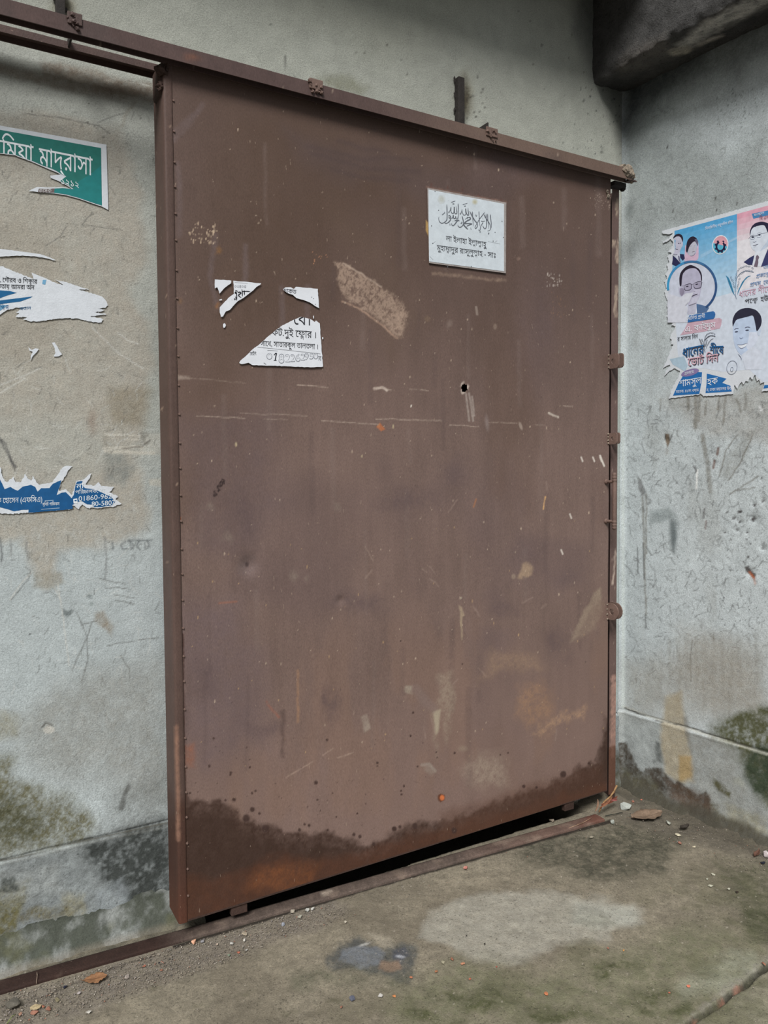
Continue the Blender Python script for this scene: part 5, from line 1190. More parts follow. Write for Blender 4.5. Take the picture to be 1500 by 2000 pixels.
# ---- laminated sign
zp = Z(820, 350, 7.8947); GO = .006
pq = paper('laminated_sign', zp([(115, 130), (1333, 360), (1327, 1450), (140, 1292)]), S_GATE, GO, M_EDGE, None, .0025)
tag(pq, 'white laminated sign with grey calligraphy above two lines of black lettering, on the gate', 'sign')
paper('printed_sheet', zp([(132, 158), (1298, 380), (1298, 1420), (143, 1268)]), S_GATE, GO + .0008, M_PLAQUE, pq, .0006)
st_ = Flat(S_GATE); K = GO + .0010
for cx, cy, rx, ry, cs in [(335, 310, 62, 70, [(192, 198, 200), (187, 192, 190), (181, 185, 180)]), (848, 350, 46, 46, [(192, 196, 192), (184, 184, 170), (176, 172, 150)])]:
    for k, c_ in enumerate(cs): st_.ell(*zp([(cx, cy)])[0], rx / 7.9 * (1 - .3 * k), ry / 7.9 * (1 - .3 * k), c_, off=K + .00012 * k)
for x, y in [(235, 190), (180, 720), (1268, 650), (1290, 898), (1130, 955), (290, 480), (200, 990), (1160, 820), (795, 1345), (430, 1350)]: st_.ell(*zp([(x, y)])[0], .9, 1.2, (96, 98, 104), off=K)
for L in [[(155, 1190), (205, 1245)], [(1160, 970), (1190, 950)], [(1050, 960), (1240, 1000)], [(190, 1000), (240, 960)]]: st_.stroke(zp(L), .7, (140, 146, 152), off=K)
st_.build('grime_spots', pq)['kind'] = 'stuff'
t = Flat(S_GATE); K = GO + .0014; zc = Z(850, 380, 12.5); INKG = (98, 102, 110)
cal = [([(1350, 480), (1352, 560), (1368, 700), (1365, 800), (1330, 870), (1270, 890)], 24, 10), ([(1280, 470), (1285, 600), (1298, 740), (1300, 840)], 22, 8), ([(1240, 465), (1245, 560), (1252, 720), (1240, 810), (1210, 835), (1175, 790), (1160, 750)], 22, 14), ([(1190, 480), (1230, 560), (1290, 650), (1340, 740), (1345, 820)], 26, 12),
       ([(1210, 430), (1150, 510), (1080, 600), (1030, 690), (1000, 740)], 18, 14), ([(1068, 405), (1072, 520), (1080, 640), (1085, 770)], 22, 10), ([(1150, 700), (1165, 690), (1120, 760), (1100, 840), (1080, 885), (1055, 850)], 20, 12), ([(1115, 640), (1160, 655), (1220, 640)], 18, 10), ([(1150, 560), (1168, 605)], 12, 8),
       ([(840, 400), (900, 520), (960, 620), (1020, 700), (1030, 770), (990, 830), (975, 790), (1015, 710)], 26, 14), ([(905, 410), (915, 540), (925, 660), (932, 770)], 24, 10), ([(985, 485), (1005, 530), (1022, 485)], 14, 10),
       ([(800, 560), (850, 560), (855, 600), (780, 640), (720, 690), (700, 740), (750, 800), (800, 850)], 26, 30), ([(720, 710), (800, 705), (905, 712)], 22, 20), ([(905, 712), (830, 745), (765, 770)], 24, 16), ([(780, 600), (800, 545), (760, 580), (725, 605)], 14, 10),
       ([(655, 520), (670, 580), (690, 660), (680, 740), (620, 795), (565, 780), (550, 730)], 26, 14), ([(640, 680), (655, 670), (640, 705), (620, 690)], 16, 14), ([(610, 550), (620, 585)], 12, 10),
       ([(800, 320), (805, 400), (820, 480), (800, 505), (770, 470), (755, 420), (745, 340), (745, 420), (750, 480), (700, 500), (670, 450), (650, 350)], 22, 12), ([(660, 360), (640, 430), (610, 480), (605, 440)], 18, 10), ([(670, 245), (720, 228), (790, 212)], 16, 8), ([(710, 265), (716, 292), (728, 270), (742, 292), (745, 260)], 10, 8),
       ([(560, 215), (565, 340), (568, 480), (572, 595)], 24, 10), ([(510, 280), (525, 380), (530, 450), (495, 465), (470, 420), (465, 300), (460, 400), (440, 462), (400, 440), (385, 400), (385, 310), (370, 370), (330, 445), (320, 400)], 22, 12), ([(390, 190), (440, 170), (497, 153)], 16, 8), ([(425, 210), (432, 235), (445, 215), (458, 240), (462, 205)], 10, 8),
       ([(283, 240), (288, 360), (292, 520), (280, 620), (220, 680), (150, 695), (100, 650), (85, 580), (95, 540)], 26, 10), ([(320, 520), (350, 510), (375, 540), (350, 570), (325, 545)], 20, 18), ([(375, 550), (370, 620), (310, 685), (250, 700), (235, 680)], 24, 14), ([(390, 575), (430, 560), (440, 500), (450, 570), (490, 580), (500, 530), (515, 585), (545, 590), (550, 525)], 20, 14),
       ([(580, 620), (540, 640), (480, 720), (440, 755), (405, 735), (400, 690)], 28, 12), ([(470, 640), (520, 625), (600, 640)], 16, 10), ([(420, 665), (450, 635)], 12, 8), ([(165, 495), (200, 470), (232, 440), (225, 420)], 14, 12), ([(310, 150), (345, 130)], 10, 6), ([(360, 700), (358, 745), (372, 735)], 9, 9), ([(510, 740), (512, 770)], 10, 8), ([(870, 800), (872, 840), (885, 850)], 9, 8),
       ([(1090, 900), (1105, 905), (1085, 930)], 14, 10), ([(1290, 935), (1315, 945), (1290, 970)], 16, 10), ([(880, 650), (885, 655)], 14, 14), ([(1160, 700), (1150, 715)], 14, 10)]
for i, (L, a, b_) in enumerate(cal): t.stroke(zc(L), a / 12.5, INKG, b_ / 12.5, .12, K + .00001 * i)
t.build('calligraphy', pq)
t = Flat(S_GATE); INKD = (62, 64, 70)
t.text('লা ইলাহা ই{ল/ল}া{ল/ল}াহু', zp([(402, 950)])[0], zp([(1032, 1048)])[0], 9.6, INKD, .016, K)
t.text('মুহা{ম/ম}াদুর রাসূলু{ল/ল}াহ - সাঃ', zp([(264, 1092)])[0], zp([(1168, 1216)])[0], 9.6, INKD, .016, K)
t.build('lettering', pq)

# ---- campaign poster on the right wall
z5, z6, q2_, q3_ = Z(1280, 380, 6.818), Z(1280, 590, 6.818), Z(1290, 440, 10.526), Z(1400, 390, 9.52)
left_edge6 = [(180, 1285), (205, 1200), (240, 1110), (300, 1010), (330, 920), (250, 882), (180, 922), (118, 985), (150, 902), (200, 852), (185, 830), (98, 882), (150, 785), (178, 702), (205, 640), (240, 562), (205, 560), (220, 500), (195, 480), (210, 430), (240, 385), (270, 322), (215, 310), (240, 270), (180, 242), (150, 180), (190, 122), (150, 45), (180, 20)]
left_edge5 = [(160, 1432), (135, 1350), (120, 1285), (150, 1250), (120, 1150), (160, 1120), (135, 1060), (172, 1000), (150, 940), (185, 900), (160, 822), (218, 782), (170, 755), (212, 720), (240, 642), (205, 592), (108, 650), (103, 620), (190, 572), (235, 512), (190, 528), (96, 520), (90, 485)]
out = z6([(1900, 1135), (1500, 1180), (1420, 1192), (1440, 1120), (1462, 1045), (1400, 1090), (1385, 1030), (1350, 1055), (1330, 955), (1290, 1035), (1262, 995), (1235, 1060), (1200, 1050), (1170, 1100), (1150, 1060), (1110, 1115), (1090, 1158), (1052, 1105), (1040, 1225), (640, 1255), (600, 1215), (585, 1232)] + left_edge6) + z5(left_edge5[1:] + [(1500, 85), (1900, -29)])
RO = .0045
cp = paper('campaign_poster', roughen(out, .7, 2.2, 9), S_RIGHT, RO, M_PAPER)
tag(cp, 'pale blue and pink campaign poster with portraits, torn at its edges, on the right wall', 'poster')
pan = Flat(S_RIGHT); lerp = lambda a, b_, t_: tuple(int(a[i] + (b_[i] - a[i]) * t_) for i in range(3))
K = RO + .0003; NB = 14
ytop = lambda x: 480 - .2712 * (x - 270)
for k in range(NB):
    a_, b_ = 1030 * k / NB, 1030 * (k + 1) / NB; c_ = lerp((84, 160, 208), (192, 212, 230), (k / NB) ** .8)
    xl = lambda y: 255 if y < 200 else (260 if y < 400 else 235 - (y - 400) * .12)
    pan.poly(z5([(xl(a_), ytop(xl(a_)) + a_), (1086, ytop(1086) + a_), (1086, ytop(1086) + b_), (xl(b_), ytop(xl(b_)) + b_)]), c_, K)
    c_ = lerp((214, 160, 178), (222, 220, 226), min(1, k / 5))
    pan.poly(z5([(1086, ytop(1086) + a_), (1900, ytop(1900) + a_), (1900, ytop(1900) + b_), (1086, ytop(1086) + b_)]), c_, K)
pan.poly(z6([(255, 60), (1086, -170), (1900, -480), (1900, 990), (1440, 1070), (1250, 900), (900, 930), (640, 880), (350, 880), (300, 700)]), (204, 213, 226), K - .0001)
pan.poly(z5([(600, 800), (1086, 560), (1086, 590), (600, 850)]), (150, 190, 220), K + .0002)
pan.poly(z6([(190, 760), (380, 720), (430, 840), (400, 930), (300, 870), (230, 830)]), (168, 190, 206), K + .0001)
# round portrait field and ring
cx, cy = 1290 + 648 / 10.526, 440 + 1262 / 10.526
pan.ell(cx, cy, 47, 49, (200, 206, 222), off=K + .0002, n=48)
pan.poly(roughen(q2_([(150, 1400), (420, 1480), (520, 1400), (600, 1392), (682, 1378), (600, 1560), (520, 1650), (562, 1700), (545, 1850), (560, 2000), (150, 2000), (140, 1600)]), .3, 3, 12), (206, 209, 220), K + .0009)
for a0, a1, c_ in [(172, 205, (60, 150, 196)), (205, 250, (66, 140, 190)), (250, 300, (62, 112, 158)), (300, 350, (54, 92, 138)), (350, 415, (48, 80, 126))]: pan.ring(cx, cy, 47, 49, 4.4, c_, 0, a0, a1, K + .0011)
# bars, ribbon and pill
pan.poly(q2_([(590, 1855), (1085, 1765), (1115, 1785), (1128, 1830), (1118, 1885), (1085, 1925), (555, 1998)]), (52, 104, 164), K + .0012)
pan.poly(z6([(330, 442), (385, 370), (430, 278), (850, 210), (885, 230), (878, 300), (858, 352), (600, 402)]), (196, 166, 180), K + .0003)
pan.poly(z6([(235, 1245), (300, 1100), (365, 985), (450, 945), (560, 932), (622, 935), (612, 1080), (585, 1222)]), (40, 106, 170), K + .0003)
pan.poly(z6([(685, 952), (800, 980), (948, 1020), (890, 1075), (1000, 1115), (1018, 1190), (668, 1212), (682, 1080)]), (40, 106, 170), K + .0003)
pan.ell(*z6([(462, 938)])[0], 18, 6.4, (132, 118, 160), -16, K + .0005)
pan.poly(z6([(1438, 1152), (1452, 1105), (1500, 1103), (1900, 1060), (1900, 1097), (1500, 1142)]), (40, 106, 170), K + .0003)
pan.poly(q3_([(650, 262), (952, 200), (1050, 182), (1050, 262), (952, 290), (680, 355)]), (72, 132, 182), K + .0003)
pan.build('printed_panel', cp)
# emblem: toothed horseshoe in a two-coloured disc
em = Flat(S_RIGHT); ex, ey = z5([(865, 668)])[0]
em.ell(ex, ey, 15.6, 19, (222, 226, 234), 14, K + .0005).ell(ex, ey, 14, 17.2, (216, 160, 172), 14, K + .0006).ell(ex, ey, 14, 17.2, (90, 176, 204), 14, K + .0007, 20, 0, 180)
gx, gy = z5([(866, 690)])[0]; em.ring(gx, gy, 7.6, 9, 3.6, (30, 32, 66), 10, -60, 240, K + .0009)
for a in range(-55, 250, 42):
    c_, s_ = math.cos(math.radians(a)), math.sin(math.radians(a)); px_, py_ = gx + 10.2 * c_, gy + 11.8 * s_
    em.poly([(px_ - 2.0 * s_ - 1.2 * c_, py_ + 2.0 * c_ - 1.2 * s_), (px_ + 2.0 * s_ - 1.2 * c_, py_ - 2.0 * c_ - 1.2 * s_), (px_ + 1.6 * s_ + 1.2 * c_, py_ - 1.6 * c_ + 1.2 * s_), (px_ - 1.6 * s_ + 1.2 * c_, py_ + 1.6 * c_ + 1.2 * s_)], (30, 32, 66), K + .00095)
em.build('emblem', cp)
# sheaves of grain
def sheaf(f, T, leaf, line_, off):
    for pl in ([(165, 1405), (220, 1450), (270, 1560), (320, 1740), (345, 1800), (290, 1720), (230, 1580), (190, 1460)], [(640, 1415), (580, 1440), (520, 1500), (440, 1640), (375, 1785), (400, 1680), (470, 1530), (550, 1440), (600, 1415)]): f.poly(T(pl), leaf, off)
    f.stroke(T([(365, 1850), (345, 1760), (350, 1560), (400, 1410), (520, 1330), (690, 1350)]), .9, line_, off=off + .0001)
    arcs = [[(350, 1500), (360, 1400), (400, 1300), (480, 1250), (580, 1230), (700, 1290)], [(400, 1420), (480, 1350), (580, 1310), (690, 1345)], [(330, 1640), (300, 1520), (250, 1420)], [(380, 1660), (400, 1560), (430, 1440)]]
    for A in arcs:
        for (x0_, y0_), (x1_, y1_) in zip(A, A[1:]):
            for k in range(2):
                t_ = k / 2 + .2; x, y = T([(x0_ + (x1_ - x0_) * t_, y0_ + (y1_ - y0_) * t_)])[0]; x2, y2 = T([(x1_, y1_)])[0]
                f.ring(x, y, 2.3 * f.gs, 1.2 * f.gs, .5, line_, math.degrees(math.atan2(y2 - y, x2 - x)) + (25 if k else -20), off=off + .0002, n=10)
sh = Flat(S_RIGHT); sh.gs = 1.0
sheaf(sh, q3_, (54, 126, 164), (92, 112, 136), K + .0005)
sh.gs = .62; T2 = lambda pts: [(1376 + (x - 345) * .062, 685 + (y - 1800) * .062) for x, y in pts]
sheaf(sh, T2, (132, 136, 146), (70, 76, 90), K + .0012)
sh.build('grain_sheaf', cp)

def chaikin(pts, n=2):
    for _ in range(n):
        pts = [q for (ax, ay), (bx, by_) in zip(pts, pts[1:] + pts[:1]) for q in ((ax * .8 + bx * .2, ay * .8 + by_ * .2), (ax * .2 + bx * .8, ay * .2 + by_ * .8))]
    return pts
def portrait(name, T, shapes):
    f = Flat(S_RIGHT)
    for i, s_ in enumerate(shapes):
        off = K + .0004 + .00004 * i
        if s_[0] == 'p': f.poly(T(chaikin(s_[1]) if s_[2] in ROUND or s_[2] == HAIR else s_[1]), s_[2], off)
        elif s_[0] == 's': f.stroke(T(s_[1]), s_[3], s_[2], taper=.2, off=off)
        elif s_[0] == 'e': f.ell(*T([s_[1]])[0], s_[3][0], s_[3][1], s_[2], s_[3][2] if len(s_[3]) > 2 else 0, off)
        elif s_[0] == 'r': f.ring(*T([s_[1]])[0], s_[3][0], s_[3][1], s_[3][2], s_[2], s_[3][3], off=off, n=20)
    return f.build(name, cp)
HAIR, SUIT = (42, 36, 52), (44, 46, 82)
ROUND = [(188, 188, 206), (186, 186, 200), (180, 178, 200), (208, 216, 228), (186, 202, 226), (40, 38, 62), (44, 44, 62), (206, 178, 200), (142, 136, 158), (196, 208, 226), (226, 232, 240)]
portrait('portrait', q2_, [
    ('p', [(265, 290), (300, 250), (335, 225), (385, 222), (425, 255), (445, 310), (465, 370), (455, 430), (432, 455), (400, 540), (350, 595), (300, 605), (262, 590), (300, 525), (312, 440), (300, 380), (315, 300)], (188, 188, 206)),
    ('p', [(255, 282), (270, 230), (310, 190), (380, 168), (440, 200), (467, 262), (462, 355), (440, 305), (420, 252), (380, 226), (330, 230), (290, 250)], HAIR), ('p', [(340, 600), (400, 540), (400, 700), (420, 790), (300, 650), (262, 590)], (196, 200, 216)),
    ('p', [(250, 610), (320, 680), (420, 790), (310, 838), (235, 800), (252, 700)], SUIT), ('p', [(400, 590), (480, 595), (502, 680), (455, 727), (405, 660)], SUIT), ('p', [(360, 622), (392, 640), (405, 720), (420, 790), (370, 710)], (110, 110, 134)),
    ('e', (372, 372), (70, 66, 84), (1.5, .9)), ('e', (408, 368), (90, 86, 104), (1.1, .8)), ('s', [(305, 480), (330, 492), (362, 500)], (70, 66, 84), 1.2), ('s', [(335, 460), (350, 468)], (110, 106, 124), .9), ('s', [(262, 592), (310, 606), (350, 596)], (84, 84, 104), 1.0), ('s', [(355, 340), (395, 340)], (96, 92, 108), .7)])
portrait('portrait', q2_, [
    ('p', [(510, 380), (545, 480), (560, 600), (640, 640), (720, 600), (755, 420), (780, 330), (785, 560), (780, 700), (700, 735), (590, 762), (485, 758), (500, 560)], (206, 178, 200)),
    ('p', [(560, 545), (590, 440), (640, 370), (700, 318), (742, 370), (746, 470), (720, 562), (670, 622), (605, 630), (566, 592)], (186, 186, 200)),
    ('p', [(520, 530), (530, 420), (550, 320), (600, 250), (670, 222), (740, 260), (776, 332), (765, 425), (742, 380), (705, 320), (640, 370), (592, 440), (565, 520), (548, 570)], HAIR), ('p', [(700, 290), (745, 280), (776, 332), (765, 425), (742, 380)], (98, 96, 120)),
    ('s', [(610, 442), (650, 425)], (84, 82, 98), 1.1), ('s', [(690, 415), (722, 405)], (84, 82, 98), 1.1), ('s', [(648, 552), (680, 540), (712, 535)], (110, 104, 120), 1.0), ('s', [(660, 490), (690, 486)], (120, 116, 130), .8), ('s', [(605, 630), (670, 624), (718, 566)], (140, 132, 150), .9), ('s', [(604, 420), (655, 402)], (120, 118, 132), .6)])
portrait('portrait', q2_, [
    ('p', [(545, 1790), (560, 1660), (740, 1580), (745, 1640), (720, 1812), (560, 1835)], (186, 188, 206)), ('p', [(740, 1615), (860, 1640), (1002, 1692), (945, 1785), (745, 1815)], (82, 110, 150)), ('p', [(722, 1812), (738, 1640), (750, 1800)], (216, 220, 230)),
    ('p', [(425, 1260), (440, 1090), (470, 980), (540, 910), (640, 878), (740, 884), (800, 950), (835, 1060), (855, 1180), (835, 1320), (805, 1470), (742, 1590), (660, 1622), (575, 1645), (520, 1560), (440, 1470), (400, 1440), (375, 1300)], (180, 178, 200)),
    ('p', [(400, 1290), (470, 1290), (500, 1370), (440, 1470), (395, 1400)], (142, 136, 158)), ('p', [(640, 1500), (805, 1440), (742, 1590), (660, 1622), (585, 1640)], (196, 196, 214)), ('p', [(650, 1350), (800, 1300), (820, 1330), (790, 1440), (680, 1390)], (192, 190, 210)),
    ('p', [(395, 1255), (385, 1100), (400, 1000), (440, 930), (520, 850), (620, 808), (720, 850), (800, 900), (852, 1000), (858, 1150), (836, 1140), (825, 1020), (780, 935), (720, 882), (620, 880), (520, 922), (460, 992), (440, 1100), (432, 1250)], HAIR),
    ('p', [(495, 1240), (600, 1208), (632, 1222), (628, 1290), (598, 1320), (525, 1328), (498, 1298)], (164, 160, 182)), ('p', [(692, 1192), (800, 1160), (838, 1174), (828, 1248), (806, 1280), (732, 1294), (698, 1268)], (164, 160, 182)),
    ('s', [(480, 1245), (540, 1218), (605, 1203), (640, 1222), (636, 1290), (602, 1328), (520, 1338), (490, 1300), (484, 1245)], (56, 52, 70), 1.2), ('s', [(684, 1192), (740, 1172), (802, 1153), (846, 1170), (836, 1250), (812, 1287), (730, 1302), (690, 1270), (684, 1192)], (56, 52, 70), 1.2), ('s', [(640, 1222), (684, 1205)], (50, 46, 62), 1.3), ('s', [(430, 1250), (484, 1240)], (60, 56, 72), 1.1), ('s', [(846, 1178), (878, 1165)], (60, 56, 72), .9),
    ('e', (550, 1256), (44, 40, 56), (2.6, 1.0, -12)), ('e', (746, 1212), (44, 40, 56), (2.6, 1.0, -12)), ('s', [(500, 1225), (570, 1205)], (70, 66, 84), 1.0), ('s', [(720, 1180), (790, 1160)], (70, 66, 84), 1.0),
    ('s', [(640, 1465), (690, 1438), (765, 1408)], (64, 58, 72), 1.4), ('s', [(680, 1360), (712, 1362)], (96, 90, 110), 1.2), ('s', [(515, 1650), (560, 1590)], (84, 82, 98), 1.2), ('s', [(575, 1648), (640, 1630), (742, 1592)], (140, 138, 156), 1.2), ('s', [(375, 1270), (385, 1420)], (120, 116, 136), 1.0)])
portrait('portrait', q3_, [
    ('p', [(660, 1215), (700, 1030), (720, 950), (940, 880), (900, 1060), (820, 1240), (700, 1250)], (216, 222, 232)), ('p', [(615, 695), (640, 560), (700, 500), (880, 465), (930, 560), (970, 640), (965, 850), (900, 905), (800, 962), (720, 967), (650, 912), (618, 822)], (208, 216, 228)),
    ('p', [(800, 962), (900, 905), (965, 850), (965, 700), (920, 800), (860, 870)], (190, 202, 220)),
    ('p', [(615, 690), (612, 590), (650, 490), (720, 430), (830, 404), (952, 430), (1030, 520), (1030, 650), (945, 610), (920, 540), (885, 468), (780, 482), (735, 492), (722, 505), (680, 512), (642, 560)], (40, 38, 62)),
    ('p', [(500, 1160), (600, 1085), (697, 1030), (680, 1120), (658, 1215), (588, 1212)], (52, 56, 96)), ('p', [(820, 1250), (890, 1060), (952, 915), (1040, 880), (1040, 1200), (952, 1210)], (58, 62, 104)), ('p', [(722, 1082), (735, 1040), (762, 1028), (790, 1068), (770, 1120), (772, 1180), (752, 1252), (688, 1242), (722, 1120)], (112, 98, 112)),
    ('s', [(585, 728), (640, 680), (700, 675), (740, 668), (800, 640), (952, 608)], (70, 78, 100), .9), ('s', [(620, 680), (625, 730), (690, 735), (706, 690)], (120, 130, 150), .6), ('s', [(745, 680), (760, 700), (820, 690), (835, 645)], (120, 130, 150), .6),
    ('e', (668, 697), (48, 52, 72), (2.6, 1.4)), ('e', (792, 655), (48, 52, 72), (2.4, 1.2)), ('s', [(625, 672), (690, 655)], (80, 86, 106), 1.0), ('s', [(745, 628), (830, 598)], (80, 86, 106), 1.0), ('s', [(672, 782), (700, 790), (738, 768)], (120, 126, 146), .9), ('s', [(668, 852), (710, 848), (775, 822)], (84, 88, 108), 1.0), ('s', [(690, 880), (735, 868)], (150, 156, 172), .8)])
portrait('portrait', z6, [
    ('p', [(1030, 330), (1055, 270), (1090, 230), (1180, 205), (1300, 170), (1332, 290), (1347, 400), (1372, 450), (1330, 562), (1250, 652), (1170, 722), (1110, 682), (1060, 592), (1035, 482)], (186, 202, 226)), ('p', [(1250, 400), (1347, 400), (1372, 450), (1330, 562), (1250, 652), (1210, 600), (1240, 500)], (208, 216, 232)),
    ('p', [(1150, 700), (1300, 590), (1420, 660), (1420, 900), (1200, 900)], (206, 213, 226)), ('p', [(1355, 370), (1400, 330), (1412, 380), (1385, 452), (1365, 440)], (196, 208, 226)),
    ('p', [(1030, 335), (1024, 240), (1060, 150), (1130, 92), (1230, 74), (1340, 100), (1402, 170), (1420, 250), (1402, 325), (1350, 402), (1332, 300), (1305, 170), (1240, 192), (1160, 212), (1080, 230), (1052, 280)], (44, 44, 62)),
    ('e', (1078, 396), (60, 64, 86), (3.4, 1.3, -8)), ('e', (1222, 375), (60, 64, 86), (3.6, 1.4, -6)), ('s', [(1050, 368), (1080, 352), (1110, 356)], (80, 84, 106), 1.4), ('s', [(1190, 345), (1225, 332), (1262, 338)], (80, 84, 106), 1.4), ('s', [(1120, 470), (1140, 488), (1170, 470)], (130, 142, 170), 1.4),
    ('p', [(1092, 565), (1150, 572), (1226, 545), (1205, 590), (1150, 615), (1112, 600)], (226, 232, 240)), ('s', [(1088, 566), (1150, 570), (1228, 545)], (92, 96, 118), 1.1), ('s', [(1112, 600), (1150, 618), (1205, 590)], (130, 136, 160), 1.0), ('s', [(1100, 690), (1140, 740), (1145, 775)], (110, 116, 136), 1.2),
    ('r', (1020, 872), (112, 120, 136), (10, 13.5, .8, 12)), ('r', (1018, 896), (112, 120, 136), (2.4, 4.4, .8, 8))])
t = Flat(S_RIGHT); K2 = K + .0016; W2 = (222, 228, 236)
t.text('িনবািচনীয় নতুনিদন রইল', z5([(665, 470)])[0], z5([(1035, 375)])[0], 4.6, W2, .01, K2)
t.text('বাংলােদশ', q3_([(690, 312)])[0], q3_([(880, 266)])[0], 4.2, W2, .02, K2); t.text('িব এন', q3_([(795, 382)])[0], q3_([(965, 350)])[0], 6.4, (150, 96, 112), .02, K2)
t.text('তা', q3_([(865, 1290)])[0], q3_([(962, 1272)])[0], 6, (96, 140, 184), .005, K2)
t.text('{প/r}জে{ন/ম}র', q3_([(732, 1455)])[0], q3_([(1010, 1405)])[0], 6.8, (84, 128, 178), .006, K2); t.text('{প/r}থম', q3_([(615, 1612)])[0], q3_([(822, 1575)])[0], 6.6, (84, 128, 178), .006, K2); t.text('েভাট', q3_([(868, 1572)])[0], q3_([(1060, 1535)])[0], 6.8, (84, 128, 178), .006, K2)
t.text('ধােনর শীেষ', q3_([(418, 1815)])[0], q3_([(1020, 1700)])[0], 11, (206, 166, 184), .02, K2); t.text('পে{ক/ষ}', q3_([(520, 1935)])[0], q3_([(762, 1895)])[0], 8, (56, 58, 66), .012, K2); t.text('হউক', q3_([(812, 1895)])[0], q3_([(1060, 1850)])[0], 8.5, (56, 58, 66), .012, K2)
t.text('েনািনত {প/r}াথী', q2_([(535, 1958)])[0], q2_([(915, 1898)])[0], 6.4, W2, .012, K2)
t.text('.এ. কাইয়ুম', z6([(375, 405)])[0], z6([(800, 335)])[0], 10, W2, .012, K2)
t.text('র সালাম িনন', z6([(292, 520)])[0], z6([(566, 480)])[0], 7.2, (50, 54, 64), .012, K2)
for txt, a, b_, h_, c_ in [('ধােনর', (362, 738), (645, 682), 17, (30, 96, 152)), ('শীেষ', (722, 692), (905, 684), 15, (30, 96, 152)), ('েভাট িদন', (430, 850), (838, 788), 14.5, (222, 176, 188))]:
    t.text(txt, z6([(a[0] + 10, a[1] + 12)])[0], z6([(b_[0] + 10, b_[1] + 12)])[0], h_, (58, 60, 74), .035, K2); t.text(txt, z6([a])[0], z6([b_])[0], h_, c_, .035, K2 + .0002)
t.text('{প/r}চাের:', z6([(385, 972)])[0], z6([(515, 940)])[0], 5, W2, .012, K2)
t.text('শামসুল', z6([(318, 1130)])[0], z6([(612, 1082)])[0], 12, W2, .022, K2, clip=z6([(300, 900), (618, 900), (600, 1240), (300, 1240)])); t.text('হক', z6([(690, 1108)])[0], z6([(832, 1086)])[0], 12, W2, .022, K2)
t.text('সােবক, ৪১নং ওয়াড', z6([(272, 1212)])[0], z6([(578, 1188)])[0], 5, W2, .012, K2); t.text('ন, ঢাকা মহানগর উত', z6([(680, 1190)])[0], z6([(1012, 1165)])[0], 5.4, W2, .012, K2)
t.build('lettering', cp)
# ================================================================== LITTER ON THE FLOOR
def floor_at(px, py):
    p = on_z((px, py), .0)[0]
    return p, FPX / float((p - CAM) @ CF)       # point, pixels per metre there

_rockmat = {}
def rock_mat(rgb):
    k = tuple(rgb)
    if k not in _rockmat:
        _rockmat[k] = weathered('stone_%d_%d_%d' % k, k, fine=300, fine_amt=.22, coarse=60, coarse_amt=.2, bump=.5, bump_scale=200, bump_dist=.003, rough=.85, spec=.2)
    return _rockmat[k]

def chip(name, px, py, wpx, rgb, seed, flat=.45, asp=.75, rot=None, angular=.35, sink=.25):
    """A broken piece of stone or brick: a convex lump of random corner points, bevelled."""
    rr = random.Random(seed); p, s = floor_at(px, py); r_ = wpx / s / 2
    bm = bmesh.new()
    for k in range(16):
        a = rr.uniform(0, 6.283); z = rr.uniform(-1, 1); q = math.sqrt(max(0, 1 - z * z)) ** (1 - angular)
        j = rr.uniform(.72, 1.0)
        bm.verts.new((q * math.cos(a) * r_ * j, q * math.sin(a) * r_ * asp * j, z * r_ * flat * j))
    res = bmesh.ops.convex_hull(bm, input=bm.verts[:])
    bmesh.ops.delete(bm, geom=[v for v in bm.verts if not v.link_faces], context='VERTS')
    bmesh.ops.bevel(bm, geom=bm.edges[:], offset=r_ * .07, segments=1, affect='EDGES', clamp_overlap=True)
    me = bpy.data.meshes.new(name); bm.to_mesh(me); bm.free()
    o = link(name, me, rock_mat(rgb)); zlow = min(v.co.z for v in me.vertices)
    o.location = (p[0], p[1], -zlow * (1 - sink) + .001); o.rotation_euler = (0, 0, rr.uniform(0, 6.28) if rot is None else rot)
    return o

